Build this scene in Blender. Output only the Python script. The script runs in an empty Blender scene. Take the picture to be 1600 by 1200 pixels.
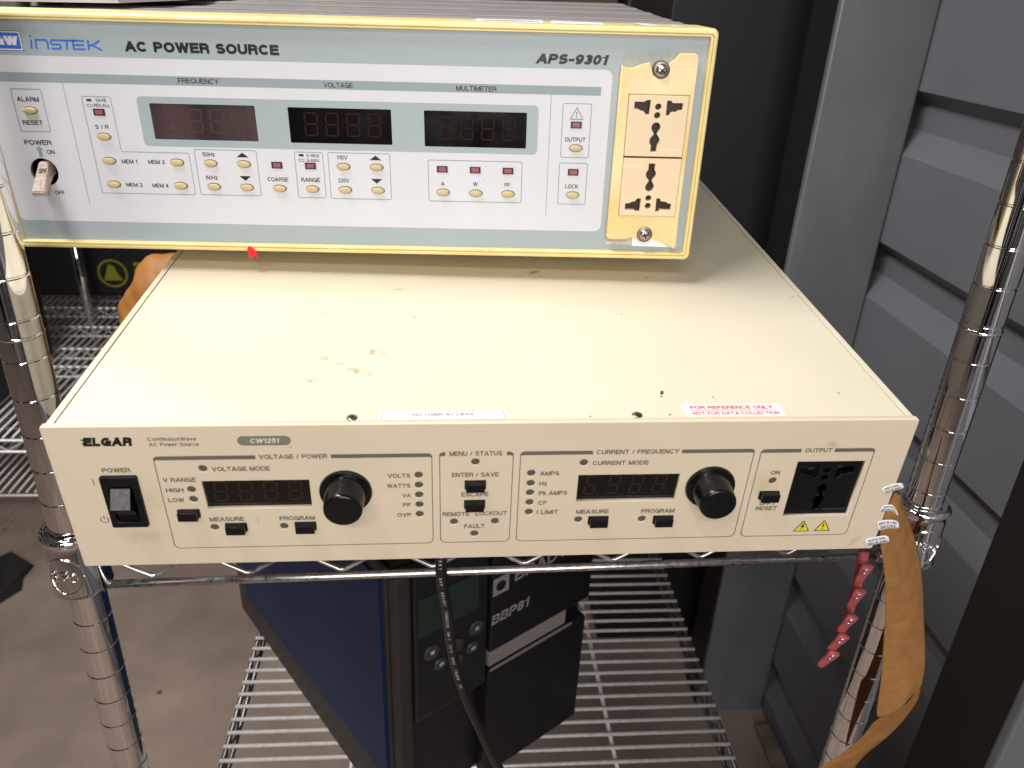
import bpy, bmesh, math, random
from mathutils import Matrix, Vector, Euler
random.seed(7)
SC = bpy.context.scene
COL = SC.collection
# ---------------------------------------------------------------- camera
cam_d = bpy.data.cameras.new('camera')
cam = bpy.data.objects.new('camera', cam_d); COL.objects.link(cam)
CR = ((0.99655, -0.00456, -0.08283), (-0.07196, 0.44916, -0.89055), (0.04127, 0.89344, 0.44728))
CP = Vector((0.1893, -0.3432, 1.2810))
# camera axes (columns): right, up, back
cam.matrix_world = Matrix.Translation(CP) @ Matrix(CR).to_4x4()
cam_d.sensor_width = 36.0
cam_d.lens = 1233.33 / 1600 * 36.0
cam_d.clip_start = 0.02; cam_d.clip_end = 60
cam_d.dof.use_dof = True; cam_d.dof.focus_distance = 0.51; cam_d.dof.aperture_fstop = 13.0
SC.camera = cam
# ---------------------------------------------------------------- world and lamps
W = bpy.data.worlds.new('World'); SC.world = W; W.use_nodes = True
nt = W.node_tree; N = nt.nodes; LK = nt.links
bg = N['Background']
tc = N.new('ShaderNodeTexCoord'); mp = N.new('ShaderNodeMapping'); nz = N.new('ShaderNodeTexNoise'); cr = N.new('ShaderNodeValToRGB')
mp.inputs['Scale'].default_value = (6.0, 6.0, 0.35); nz.inputs['Scale'].default_value = 1.6; nz.inputs['Detail'].default_value = 1.0
LK.new(tc.outputs['Generated'], mp.inputs['Vector']); LK.new(mp.outputs['Vector'], nz.inputs['Vector'])
LK.new(nz.outputs['Fac'], cr.inputs['Fac'])
e = cr.color_ramp.elements
e[0].position = 0.44; e[0].color = (0.008, 0.007, 0.008, 1)
e[1].position = 0.66; e[1].color = (0.55, 0.50, 0.47, 1)
k = cr.color_ramp.elements.new(0.48); k.color = (0.10, 0.075, 0.065, 1)
k = cr.color_ramp.elements.new(0.495); k.color = (1.05, 1.0, 0.99, 1)
k = cr.color_ramp.elements.new(0.515); k.color = (1.1, 1.05, 1.04, 1)
k = cr.color_ramp.elements.new(0.53); k.color = (0.05, 0.04, 0.04, 1)
k = cr.color_ramp.elements.new(0.57); k.color = (0.03, 0.025, 0.025, 1)
k = cr.color_ramp.elements.new(0.600); k.color = (0.16, 0.12, 0.105, 1)
LK.new(cr.outputs['Color'], bg.inputs['Color']); bg.inputs['Strength'].default_value = 0.30

def area(name, loc, target, sx, sy, power, color=(1, 0.97, 0.93)):
    l = bpy.data.lights.new(name, 'AREA'); l.shape = 'RECTANGLE'; l.size = sx; l.size_y = sy
    l.energy = power; l.color = color
    o = bpy.data.objects.new(name, l); COL.objects.link(o); o.location = loc
    d = Vector(target) - Vector(loc); o.rotation_euler = d.to_track_quat('-Z', 'Y').to_euler()
    return o
area('ceiling_lamp', (-0.50, 0.07, 2.45), (-0.35, 0.14, 1.0), 1.1, 0.09, 44, (1, 0.985, 0.97))
area('ceiling_lamp', (-0.2, -1.9, 2.65), (0.1, 0.1, 1.0), 1.2, 0.15, 21, (1, 0.98, 0.965))
area('front_fill_light', (0.25, -1.70, 1.42), (0.12, 0.1, 1.05), 0.8, 0.9, 23, (1, 0.97, 0.955))  # added fill for the front panels, unseen source behind the camera
SC.view_settings.view_transform = 'Standard'; SC.view_settings.look = 'None'
SC.view_settings.exposure = -0.22; SC.view_settings.gamma = 1.0
SC.view_settings.use_curve_mapping = False
# ---------------------------------------------------------------- materials
MATS = {}
def mat(name, col, rough=0.5, metal=0.0, noise=0.0, nscale=20.0, bump=0.0, bscale=300.0, spec=0.5, coat=0.0,
        trans=0.0, vstretch=1.0, col2=None, rnoise=0.0, alpha=1.0):
    if name in MATS: return MATS[name]
    m = bpy.data.materials.new(name); m.use_nodes = True; MATS[name] = m
    t = m.node_tree; b = t.nodes['Principled BSDF']
    b.inputs['Base Color'].default_value = (*col, 1); b.inputs['Roughness'].default_value = rough
    b.inputs['Metallic'].default_value = metal; b.inputs['Specular IOR Level'].default_value = spec
    b.inputs['Coat Weight'].default_value = coat; b.inputs['Transmission Weight'].default_value = trans
    b.inputs['Alpha'].default_value = alpha
    co = t.nodes.new('ShaderNodeTexCoord')
    if noise > 0 or rnoise > 0:
        mpp = t.nodes.new('ShaderNodeMapping'); mpp.inputs['Scale'].default_value = (1, 1, vstretch)
        n = t.nodes.new('ShaderNodeTexNoise'); n.inputs['Scale'].default_value = nscale; n.inputs['Detail'].default_value = 5
        t.links.new(co.outputs['Object'], mpp.inputs['Vector']); t.links.new(mpp.outputs['Vector'], n.inputs['Vector'])
        if noise > 0:
            r = t.nodes.new('ShaderNodeValToRGB'); r.color_ramp.elements[0].position = 0.3; r.color_ramp.elements[1].position = 0.7
            c2 = col2 or tuple(c * (1 - noise) for c in col)
            r.color_ramp.elements[0].color = (*c2, 1); r.color_ramp.elements[1].color = (*col, 1)
            t.links.new(n.outputs['Fac'], r.inputs['Fac']); t.links.new(r.outputs['Color'], b.inputs['Base Color'])
        if rnoise > 0:
            mr = t.nodes.new('ShaderNodeMapRange'); mr.inputs['From Min'].default_value = 0.3; mr.inputs['From Max'].default_value = 0.7
            mr.inputs['To Min'].default_value = rough; mr.inputs['To Max'].default_value = min(1, rough + rnoise)
            t.links.new(n.outputs['Fac'], mr.inputs['Value']); t.links.new(mr.outputs['Result'], b.inputs['Roughness'])
    if bump > 0:
        n2 = t.nodes.new('ShaderNodeTexNoise'); n2.inputs['Scale'].default_value = bscale; n2.inputs['Detail'].default_value = 3
        bp = t.nodes.new('ShaderNodeBump'); bp.inputs['Strength'].default_value = bump; bp.inputs['Distance'].default_value = 0.001
        t.links.new(co.outputs['Object'], n2.inputs['Vector']); t.links.new(n2.outputs['Fac'], bp.inputs['Height'])
        t.links.new(bp.outputs['Normal'], b.inputs['Normal'])
    return m

def add_specks(m, scale, thresh, col, rare=0.8, fac=0.85):
    """sparse specks of dirt: random voronoi cells, tiny distance"""
    t = m.node_tree; b = t.nodes['Principled BSDF']; L = t.links
    co = t.nodes.new('ShaderNodeTexCoord')
    v = t.nodes.new('ShaderNodeTexVoronoi'); v.inputs['Scale'].default_value = scale
    L.new(co.outputs['Object'], v.inputs['Vector'])
    n = t.nodes.new('ShaderNodeTexNoise'); n.inputs['Scale'].default_value = scale * 5
    L.new(co.outputs['Object'], n.inputs['Vector'])
    ad = t.nodes.new('ShaderNodeMath'); ad.operation = 'MULTIPLY'; L.new(v.outputs['Distance'], ad.inputs[0]); L.new(n.outputs['Fac'], ad.inputs[1])
    lt = t.nodes.new('ShaderNodeMath'); lt.operation = 'LESS_THAN'; lt.inputs[1].default_value = thresh
    L.new(ad.outputs[0], lt.inputs[0])
    sp = t.nodes.new('ShaderNodeSeparateColor'); L.new(v.outputs['Color'], sp.inputs['Color'])
    gt = t.nodes.new('ShaderNodeMath'); gt.operation = 'GREATER_THAN'; gt.inputs[1].default_value = rare; L.new(sp.outputs[0], gt.inputs[0])
    mu = t.nodes.new('ShaderNodeMath'); mu.operation = 'MULTIPLY'; L.new(lt.outputs[0], mu.inputs[0]); L.new(gt.outputs[0], mu.inputs[1])
    m2 = t.nodes.new('ShaderNodeMath'); m2.operation = 'MULTIPLY'; L.new(mu.outputs[0], m2.inputs[0]); m2.inputs[1].default_value = fac
    mix_into(m, m2.outputs[0], col)
def mix_into(m, fac_socket, col):
    t = m.node_tree; b = t.nodes['Principled BSDF']; L = t.links; bc = b.inputs['Base Color']
    mx = t.nodes.new('ShaderNodeMix'); mx.data_type = 'RGBA'
    if bc.is_linked: L.new(bc.links[0].from_socket, mx.inputs[6])
    else: mx.inputs[6].default_value = bc.default_value
    mx.inputs[7].default_value = (*col, 1); L.new(fac_socket, mx.inputs[0]); L.new(mx.outputs[2], bc)
def add_stain(m, center, radii, rot, col, fac, nscale=220, lo=0.42, hi=0.62):
    """a stain: an ellipse (object space, ignoring the third axis if radius is 0) broken up by noise"""
    t = m.node_tree; L = t.links
    co = t.nodes.new('ShaderNodeTexCoord'); mp = t.nodes.new('ShaderNodeMapping'); mp.vector_type = 'TEXTURE'
    mp.inputs['Location'].default_value = center; mp.inputs['Rotation'].default_value = rot
    mp.inputs['Scale'].default_value = radii
    L.new(co.outputs['Object'], mp.inputs['Vector'])
    ln = t.nodes.new('ShaderNodeVectorMath'); ln.operation = 'LENGTH'; L.new(mp.outputs['Vector'], ln.inputs[0])
    mr = t.nodes.new('ShaderNodeMapRange'); mr.inputs['From Min'].default_value = 1.0; mr.inputs['From Max'].default_value = 0.2
    mr.inputs['To Min'].default_value = 0; mr.inputs['To Max'].default_value = 1; L.new(ln.outputs['Value'], mr.inputs['Value'])
    n = t.nodes.new('ShaderNodeTexNoise'); n.inputs['Scale'].default_value = nscale; n.inputs['Detail'].default_value = 4
    L.new(co.outputs['Object'], n.inputs['Vector'])
    nr = t.nodes.new('ShaderNodeMapRange'); nr.inputs['From Min'].default_value = lo; nr.inputs['From Max'].default_value = hi
    L.new(n.outputs['Fac'], nr.inputs['Value'])
    a = t.nodes.new('ShaderNodeMath'); a.operation = 'MULTIPLY'; L.new(mr.outputs[0], a.inputs[0]); L.new(nr.outputs[0], a.inputs[1])
    c = t.nodes.new('ShaderNodeMath'); c.operation = 'MULTIPLY'; c.inputs[1].default_value = fac; L.new(a.outputs[0], c.inputs[0])
    mix_into(m, c.outputs[0], col)

CREAM = mat('cream_paint', (0.72, 0.655, 0.50), 0.42, noise=0.05, nscale=14, bump=0.10, bscale=1400, spec=0.4)
add_specks(CREAM, 70, 0.022, (0.10, 0.08, 0.06), 0.80, 0.75)
add_specks(CREAM, 33, 0.016, (0.28, 0.20, 0.14), 0.55, 0.6)
for c_, r_, a_, f_ in [((0.150, 0.0715, 0.089), (0.011, 0.0042, 0.02), -0.25, 1.0), ((0.144, 0.0500, 0.089), (0.010, 0.0040, 0.02), -0.45, 1.0),
                       ((0.1190, 0.0400, 0.089), (0.0055, 0.0030, 0.02), 0.3, 0.9), ((0.128, 0.0620, 0.089), (0.016, 0.0035, 0.02), -0.5, 0.6),
                       ((0.2485, 0.1830, 0.089), (0.014, 0.0035, 0.02), 0.5, 1.0), ((0.116, 0.120, 0.089), (0.008, 0.0016, 0.02), 0.0, 0.7),
                       ((0.160, 0.155, 0.089), (0.010, 0.0018, 0.02), 0.0, 0.7), ((0.4209, 0.1467, 0.089), (0.0022, 0.0016, 0.02), 0.0, 1.0),
                       ((0.2960, 0.0450, 0.089), (0.0014, 0.0010, 0.02), 0.0, 1.2)]:
    add_stain(CREAM, c_, r_, (0, 0, a_), (0.36, 0.27, 0.17), f_)
FACE = mat('cream_paint_warm_bounce', (0.70, 0.59, 0.43), 0.45, noise=0.05, nscale=10, bump=0.10, bscale=1400, spec=0.35)  # same cream paint, with warm bounce light put into the colour
add_specks(FACE, 60, 0.012, (0.20, 0.14, 0.09), 0.86, 0.6)
for c_, r_, a_, col_, f_ in [((0.4200, 0, 0.0060), (0.0060, 0.02, 0.0030), -0.9, (0.42, 0.26, 0.06), 0.9),
                       ((0.0360, 0, 0.0200), (0.020, 0.02, 0.006), 0.0, (0.42, 0.33, 0.18), 0.35),
                       ((0.0420, 0, 0.0450), (0.012, 0.02, 0.020), 0.0, (0.50, 0.42, 0.26), 0.3),
                       ((0.0930, 0, 0.0290), (0.0010, 0.02, 0.0035), 0.1, (0.62, 0.46, 0.16), 0.9),
                       ((0.3900, 0, 0.0730), (0.006, 0.02, 0.003), 0.6, (0.46, 0.32, 0.12), 0.7),
                       ((0.3580, 0, 0.0480), (0.010, 0.02, 0.012), 0.0, (0.52, 0.42, 0.22), 0.5),
                       ((0.3350, 0, 0.0250), (0.020, 0.02, 0.012), 0.0, (0.42, 0.33, 0.22), 0.3)]:
    add_stain(FACE, c_, r_, (0, a_, 0), col_, f_, 120, 0.3, 0.6)
INK = mat('grey_print_ink', (0.135, 0.120, 0.092), 0.5)
LENS = mat('dull_led_lens', (0.095, 0.094, 0.066), 0.35)
BLK = mat('black_plastic', (0.004, 0.004, 0.0045), 0.32, spec=0.3, bump=0.08, bscale=900)
BLKG = mat('glossy_black_plastic', (0.003, 0.003, 0.0035), 0.14, rnoise=0.2, nscale=300, spec=0.4)
BLKM = mat('matte_black_plastic', (0.004, 0.004, 0.005), 0.5, spec=0.25)
ROCK = mat('grey_rocker_face', (0.12, 0.115, 0.115), 0.45, noise=0.5, nscale=400)  # lighter mottled grey, on the upper slope of the black rocker only
WIN = mat('dark_display_window', (0.003, 0.0025, 0.003), 0.10, rnoise=0.08, nscale=60)
SEGB = mat('unlit_amber_segment', (0.030, 0.019, 0.010), 0.6, spec=0.1)
SEGR = mat('unlit_red_segment', (0.030, 0.006, 0.005), 0.6, spec=0.1)
PILLM = mat('grey_badge_print', (0.20, 0.185, 0.155), 0.5)
PALE = mat('pale_cream_print', (0.75, 0.68, 0.52), 0.5)
LOGO = mat('black_print_ink', (0.007, 0.006, 0.008), 0.45)
YEL = mat('warning_yellow', (0.78, 0.62, 0.03), 0.5)
WLAB = mat('white_label_paper', (0.82, 0.80, 0.80), 0.45, noise=0.05, nscale=200)
WLAB2 = mat('shiny_white_label', (0.85, 0.83, 0.82), 0.3)
RED = mat('red_print_ink', (0.62, 0.03, 0.025), 0.5)
GREYINK = mat('label_grey_ink', (0.08, 0.08, 0.09), 0.5)
SCREW = mat('screw_steel', (0.50, 0.44, 0.38), 0.28, 1.0, noise=0.35, nscale=900)
def chrome_mat():
    m = mat('chrome', (0.80, 0.78, 0.77), 0.03, 1.0, rnoise=0.05, nscale=45)
    return m
CHROME = chrome_mat()
WIRE = mat('plated_wire', (0.62, 0.58, 0.56), 0.24, 1.0, noise=0.3, nscale=250, rnoise=0.2)
WIRED = mat('dull_plated_wire', (0.78, 0.74, 0.71), 0.38, 0.35, noise=0.25, nscale=180)
BEZ = mat('yellowed_bezel_plastic', (0.84, 0.71, 0.35), 0.35, noise=0.12, nscale=40, spec=0.4, col2=(0.78, 0.62, 0.25))
add_specks(BEZ, 60, 0.014, (0.22, 0.14, 0.05), 0.7, 0.8)
PBLUE = mat('blue_grey_panel_print', (0.345, 0.405, 0.425), 0.42, noise=0.03, nscale=15, bump=0.05, bscale=900)
PWHITE = mat('white_panel_print', (0.65, 0.65, 0.685), 0.42, noise=0.05, nscale=18)
add_specks(PWHITE, 45, 0.011, (0.35, 0.30, 0.25), 0.85, 0.6)
PLINE = mat('blue_grey_line_print', (0.27, 0.32, 0.35), 0.5)
CAPB = mat('tan_rubber_key', (0.56, 0.43, 0.22), 0.45)
LREC = mat('button_well', (0.05, 0.045, 0.05), 0.6)
LEDR = mat('dull_red_led', (0.32, 0.085, 0.085), 0.35)
LEDK = mat('led_bezel_black', (0.02, 0.012, 0.016), 0.4)
BLUEL = mat('blue_logo_print', (0.035, 0.155, 0.62), 0.45)
LOGOW = mat('logo_white', (0.74, 0.75, 0.80), 0.45)
TOGW = mat('dirty_white_lever', (0.66, 0.58, 0.50), 0.5, noise=0.45, nscale=500, col2=(0.42, 0.30, 0.22))
PLATE = mat('yellowed_outlet_plate', (0.84, 0.74, 0.47), 0.42, noise=0.3, nscale=20, col2=(0.76, 0.54, 0.19), spec=0.4)
MODULE = mat('cream_outlet_module', (0.78, 0.61, 0.40), 0.4, noise=0.04, nscale=30)
add_specks(MODULE, 90, 0.015, (0.15, 0.08, 0.04), 0.8, 0.8)
COVER = mat('grey_metal_cover', (0.30, 0.275, 0.265), 0.4, noise=0.15, nscale=40, vstretch=1)
RUBBER = mat('rubber_foot', (0.02, 0.02, 0.02), 0.7)
GHOST = mat('adhesive_residue', (0.33, 0.36, 0.34), 0.6, noise=0.25, nscale=300, col2=(0.42, 0.44, 0.42))

# ---------------------------------------------------------------- helpers
def link(o, parent=None):
    COL.objects.link(o)
    if parent is not None: o.parent = parent
    return o
def mesh_obj(name, bm, m, parent=None, smooth=False):
    me = bpy.data.meshes.new(name); bm.normal_update(); bm.to_mesh(me); bm.free()
    if smooth:
        for p in me.polygons: p.use_smooth = True
    for x in (m if isinstance(m, (list, tuple)) else [m]): me.materials.append(x)
    return link(bpy.data.objects.new(name, me), parent)
def tag(o, label=None, cat=None, group=None, kind=None):
    if label: o['label'] = label
    if cat: o['category'] = cat
    if group: o['group'] = group
    if kind: o['kind'] = kind
    return o
def empty(name, mw=None, loc=None):
    o = bpy.data.objects.new(name, None); COL.objects.link(o); o.empty_display_size = 0.05
    if mw is not None: o.matrix_world = mw
    if loc is not None: o.location = loc
    return o
def autosmooth(o, ang=35):
    me = o.data
    for p in me.polygons: p.use_smooth = True
    bm = bmesh.new(); bm.from_mesh(me)
    for e_ in bm.edges:
        if len(e_.link_faces) == 2 and e_.calc_face_angle(0) > math.radians(ang): e_.smooth = False
    bm.to_mesh(me); bm.free()
def box(bm, a, b, mi=0, bev=0.0):
    x0, y0, z0 = a; x1, y1, z1 = b
    tmp = bmesh.new()
    vs = [tmp.verts.new(v) for v in ((x0,y0,z0),(x1,y0,z0),(x1,y1,z0),(x0,y1,z0),(x0,y0,z1),(x1,y0,z1),(x1,y1,z1),(x0,y1,z1))]
    for f in ((0,3,2,1),(4,5,6,7),(0,1,5,4),(1,2,6,5),(2,3,7,6),(3,0,4,7)): tmp.faces.new([vs[i] for i in f])
    if bev > 0: bmesh.ops.bevel(tmp, geom=tmp.edges[:], offset=bev, segments=2, profile=0.6, affect='EDGES')
    merge(bm, tmp, mi)
def merge(bm, tmp, mi=0, mw=None):
    if mw is not None: bmesh.ops.transform(tmp, matrix=mw, verts=tmp.verts)
    for f in tmp.faces: f.material_index = mi
    me = bpy.data.meshes.new('t'); tmp.to_mesh(me); tmp.free(); bm.from_mesh(me); bpy.data.meshes.remove(me)
def tube(bm, pts, r, seg=8, mi=0, cap=True):
    """swept round wire through pts (r may be a list)"""
    pts = [Vector(p) for p in pts]; n = len(pts); rings = []
    ref = None
    for i in range(n):
        d = (pts[min(i+1, n-1)] - pts[max(i-1, 0)]).normalized()
        if ref is None:
            ref = d.orthogonal().normalized()
        ref = (ref - d * ref.dot(d)).normalized(); b = d.cross(ref)
        rr = r[i] if isinstance(r, (list, tuple)) else r
        # widen at mitres
        rings.append([bm.verts.new(pts[i] + (ref * math.cos(2*math.pi*k_/seg) + b * math.sin(2*math.pi*k_/seg)) * rr) for k_ in range(seg)])
    for i in range(n-1):
        for k_ in range(seg):
            f = bm.faces.new((rings[i][k_], rings[i][(k_+1) % seg], rings[i+1][(k_+1) % seg], rings[i+1][k_])); f.material_index = mi; f.smooth = True
    if cap:
        bm.faces.new(rings[0][::-1]).material_index = mi; bm.faces.new(rings[-1]).material_index = mi
def lathe(bm, prof, seg=48, mi=0, mw=None, capt=True, capb=True):
    """prof: (r, z) list, axis z"""
    tmp = bmesh.new(); rings = []
    for r, z in prof: rings.append([tmp.verts.new((r*math.cos(2*math.pi*k_/seg), r*math.sin(2*math.pi*k_/seg), z)) for k_ in range(seg)])
    for i in range(len(prof)-1):
        for k_ in range(seg): tmp.faces.new((rings[i][k_], rings[i][(k_+1) % seg], rings[i+1][(k_+1) % seg], rings[i+1][k_]))
    if capb: tmp.faces.new(rings[0][::-1])
    if capt: tmp.faces.new(rings[-1])
    merge(bm, tmp, mi, mw)
# panel space: (u, v, w) in mm, u right, v up, w out of the panel -> local (u, -w, v) in metres
def P(u, v, w=0.0): return Vector((u/1000, -w/1000, v/1000))
PM = Matrix(((0.001,0,0,0),(0,0,-0.001,0),(0,0.001,0,0),(0,0,0,1)))  # (x,y,z)mm in panel plane -> local
def poly2(bm, pts, w, mi=0):
    f = bm.faces.new([bm.verts.new(P(u, v, w)) for u, v in pts]); f.material_index = mi
    f.normal_update()
    if f.normal.y > 0: f.normal_flip()
    return f
def ribbon(bm, pts, width, w, closed=False, mi=0):
    pts = [Vector(p) for p in pts]; n = len(pts); L_, R_ = [], []
    for i in range(n):
        a = pts[i-1] if (i > 0 or closed) else None
        b = pts[(i+1) % n] if (i < n-1 or closed) else None
        d1 = (pts[i]-a).normalized() if a is not None else None
        d2 = (b-pts[i]).normalized() if b is not None else None
        if d1 is None: d1 = d2
        if d2 is None: d2 = d1
        t = (d1+d2)
        t = t.normalized() if t.length > 1e-6 else d1
        nn = Vector((-t.y, t.x)); s = 1/max(0.4, nn.dot(Vector((-d1.y, d1.x))))
        L_.append(bm.verts.new(P(*(pts[i]+nn*width/2*s), w))); R_.append(bm.verts.new(P(*(pts[i]-nn*width/2*s), w)))
    for i in range(n if closed else n-1):
        j = (i+1) % n
        f = bm.faces.new((L_[i], R_[i], R_[j], L_[j])); f.material_index = mi
        f.normal_update()
        if f.normal.y > 0: f.normal_flip()
def rrect(u0, v0, u1, v1, r, seg=5):
    out = []
    for cx, cy, a0 in ((u1-r, v1-r, 0), (u0+r, v1-r, 90), (u0+r, v0+r, 180), (u1-r, v0+r, 270)):
        for k_ in range(seg+1):
            a = math.radians(a0 + 90*k_/seg); out.append((cx+r*math.cos(a), cy+r*math.sin(a)))
    return out
def rpoly(pts, r, seg=4):
    out = []; n = len(pts); pts = [Vector(p) for p in pts]
    for i in range(n):
        a, b, c = pts[i-1], pts[i], pts[(i+1) % n]
        d1 = (a-b).normalized(); d2 = (c-b).normalized()
        p0 = b+d1*r; p1 = b+d2*r
        for k_ in range(seg+1):
            t = k_/seg; out.append(tuple(p0*(1-t)**2 + b*2*t*(1-t) + p1*t*t))
    return out
def circ(u, v, r, n=24): return [(u+r*math.cos(2*math.pi*k_/n), v+r*math.sin(2*math.pi*k_/n)) for k_ in range(n)]
def plate(name, outline, holes, w_front, thick, m, parent, bevel=0.0):
    """sheet with real holes: front face at w_front, given thickness (mm)"""
    cu = bpy.data.curves.new(name, 'CURVE'); cu.dimensions = '2D'; cu.fill_mode = 'BOTH'
    cu.extrude = thick/2 - bevel; cu.bevel_depth = bevel; cu.bevel_resolution = 1 if bevel else 0; cu.offset = -bevel
    for loop in [outline]+list(holes):
        s = cu.splines.new('POLY'); s.points.add(len(loop)-1); s.use_cyclic_u = True
        for i, (u, v) in enumerate(loop): s.points[i].co = (u, v, 0, 1)
    tmp = bpy.data.objects.new('tmp', cu); COL.objects.link(tmp)
    bpy.context.view_layer.update()
    me = bpy.data.meshes.new_from_object(tmp.evaluated_get(bpy.context.evaluated_depsgraph_get()))
    bpy.data.objects.remove(tmp); bpy.data.curves.remove(cu)
    me.transform(PM @ Matrix.Translation((0, 0, w_front-thick/2)))
    me.name = name; me.materials.clear(); me.materials.append(m)
    return link(bpy.data.objects.new(name, me), parent)
# text ------------------------------------------------------------------
_glyph = {}
def _arc(cx, cy, rx, ry, a0, a1, n=9): return [(cx+rx*math.cos(math.radians(a0+(a1-a0)*i/n)), cy+ry*math.sin(math.radians(a0+(a1-a0)*i/n))) for i in range(n+1)]
def _font():
    A = _arc; X = 0.72; g = {}
    g['A'] = (.76, [[(0, 0), (.38, 1)], [(.38, 1), (.76, 0)], [(.13, .30), (.63, .30)]])
    g['B'] = (.64, [[(.36, .53)]+A(.38, .765, .22, .235, -90, 90)+[(0, 1), (0, 0)]+A(.40, .265, .24, .265, -90, 90)+[(0, .53)]])
    g['C'] = (.72, [A(.37, .5, .37, .5, 38, 322, 18)])
    g['D'] = (.68, [[(0, 0), (0, 1)]+A(.30, .5, .38, .5, 90, -90, 12)+[(0, 0)]])
    g['E'] = (.56, [[(.56, 1), (0, 1), (0, 0), (.58, 0)], [(0, .53), (.52, .53)]])
    g['F'] = (.54, [[(.54, 1), (0, 1), (0, 0)], [(0, .51), (.48, .51)]])
    g['G'] = (.74, [A(.37, .5, .37, .5, 42, 350, 18)+[(.74, .48), (.42, .48)], [(.74, .44), (.74, 0)]])
    g['H'] = (.64, [[(0, 0), (0, 1)], [(.64, 0), (.64, 1)], [(0, .52), (.64, .52)]])
    g['I'] = (0, [[(0, 0), (0, 1)]])
    g['J'] = (.45, [[(.45, 1)]+A(.225, .25, .225, .25, 0, -180)])
    g['K'] = (.64, [[(0, 0), (0, 1)], [(.62, 1), (0, .36)], [(.22, .58), (.66, 0)]])
    g['L'] = (.50, [[(0, 1), (0, 0), (.50, 0)]])
    g['M'] = (.80, [[(0, 0), (0, 1)], [(0.02, 1), (.40, 0)], [(.40, 0), (.78, 1)], [(.80, 0), (.80, 1)]])
    g['N'] = (.64, [[(0, 0), (0, 1)], [(0.02, 1), (.62, 0)], [(.64, 0), (.64, 1)]])
    g['O'] = (.76, [A(.38, .5, .38, .5, 90, 450, 26)])
    g['P'] = (.60, [[(0, 0), (0, 1)]+A(.34, .73, .26, .27, 90, -90)+[(0, .46)]])
    g['Q'] = (.76, [A(.38, .5, .38, .5, 90, 450, 26), [(.45, .25), (.76, -.03)]])
    g['R'] = (.64, [[(0, 0), (0, 1)]+A(.36, .745, .25, .255, 90, -90)+[(0, .49)], [(.36, .49)]+A(.42, .30, .18, .19, 90, 0, 5)+[(.62, 0)]])
    g['S'] = (.62, [A(.31, .745, .28, .255, 20, 235, 12)+A(.31, .27, .31, .27, 60, -160, 12)])
    g['T'] = (.66, [[(0, 1), (.66, 1)], [(.33, 1), (.33, 0)]])
    g['U'] = (.64, [[(0, 1)]+A(.32, .32, .32, .32, 180, 360, 10)+[(.64, 1)]])
    g['V'] = (.70, [[(0, 1), (.35, 0)], [(.35, 0), (.70, 1)]])
    g['W'] = (1.02, [[(0, 1), (.25, 0)], [(.25, 0), (.51, 1)], [(.51, 1), (.77, 0)], [(.77, 0), (1.02, 1)]])
    g['X'] = (.66, [[(0, 0), (.66, 1)], [(0, 1), (.66, 0)]])
    g['Y'] = (.68, [[(0, 1), (.34, .42)], [(.68, 1), (.34, .42)], [(.34, .45), (.34, 0)]])
    g['Z'] = (.60, [[(0, 1), (.60, 1)], [(.58, 1), (.02, 0)], [(0, 0), (.60, 0)]])
    g['0'] = (.50, [A(.25, .5, .25, .5, 90, 450, 22)])
    g['1'] = (.28, [[(0, .74), (.24, .93)], [(.24, 1), (.24, 0)]])
    g['2'] = (.50, [A(.25, .72, .25, .28, 170, -30, 10)+[(.02, 0), (.52, 0)]])
    g['3'] = (.50, [A(.25, .745, .23, .255, 160, -80, 10)+A(.25, .275, .25, .275, 80, -165, 12)])
    g['4'] = (.54, [[(.42, 0), (.42, 1)], [(.40, 1), (0, .27)], [(0, .27), (.56, .27)]])
    g['5'] = (.50, [[(.46, 1), (.08, 1), (.03, .50)]+A(.25, .32, .25, .32, 130, -155, 14)])
    g['6'] = (.50, [A(.25, .32, .25, .32, 180, -180, 20), [(0, .34)]+A(.27, .52, .27, .48, 180, 45, 9)])
    g['7'] = (.48, [[(0, 1), (.48, 1)], [(.47, 1), (.14, 0)]])
    g['8'] = (.50, [A(.25, .76, .21, .24, 270, -90, 18), A(.25, .27, .25, .27, 90, 450, 20)])
    g['9'] = (.50, [A(.25, .68, .25, .32, 0, 360, 20), [(.50, .66)]+A(.23, .48, .27, .48, 0, -135, 9)])
    g['/'] = (.30, [[(0, -.02), (.30, 1.02)]]); g['-'] = (.28, [[(0, .40), (.28, .40)]]); g['.'] = (.0, [[(0, -.06), (0, .08)]])
    g[u'\u00b0'] = (.22, [A(.11, .86, .11, .12, 90, 450, 12)]); g[' '] = (.18, [])
    g['a'] = (.46, [A(.21, .19, .21, .19, 90, 450, 14), [(.02, .55)]+A(.23, .52, .21, .20, 160, 0, 6)+[(.44, .0)]])
    g['c'] = (.46, [A(.24, X/2, .24, X/2, 45, 315, 12)]); g['e'] = (.48, [[(.02, X*.52), (.48, X*.52)]+A(.24, X/2, .24, X/2, 10, 315, 14)])
    g['i'] = (0, [[(0, 0), (0, X)], [(0, .90), (0, 1.03)]]); g['k'] = (.42, [[(0, 0), (0, 1)], [(.40, X), (0, .28)], [(.14, .42), (.44, 0)]])
    g['n'] = (.42, [[(0, 0), (0, X)], [(0, .40)]+A(.21, X-.24, .21, .24, 180, 0, 8)+[(.42, 0)]])
    g['o'] = (.50, [A(.25, X/2, .25, X/2, 90, 450, 18)]); g['p'] = (.48, [[(0, -.26), (0, X)], A(.24, X/2, .24, X/2, 90, 450, 16)])
    g['r'] = (.28, [[(0, 0), (0, X)], [(0, .42)]+A(.24, X-.24, .24, .24, 180, 80, 5)]); g['s'] = (.42, [A(.21, .54, .19, .18, 25, 235, 9)+A(.21, .19, .21, .19, 60, -160, 9)])
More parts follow.
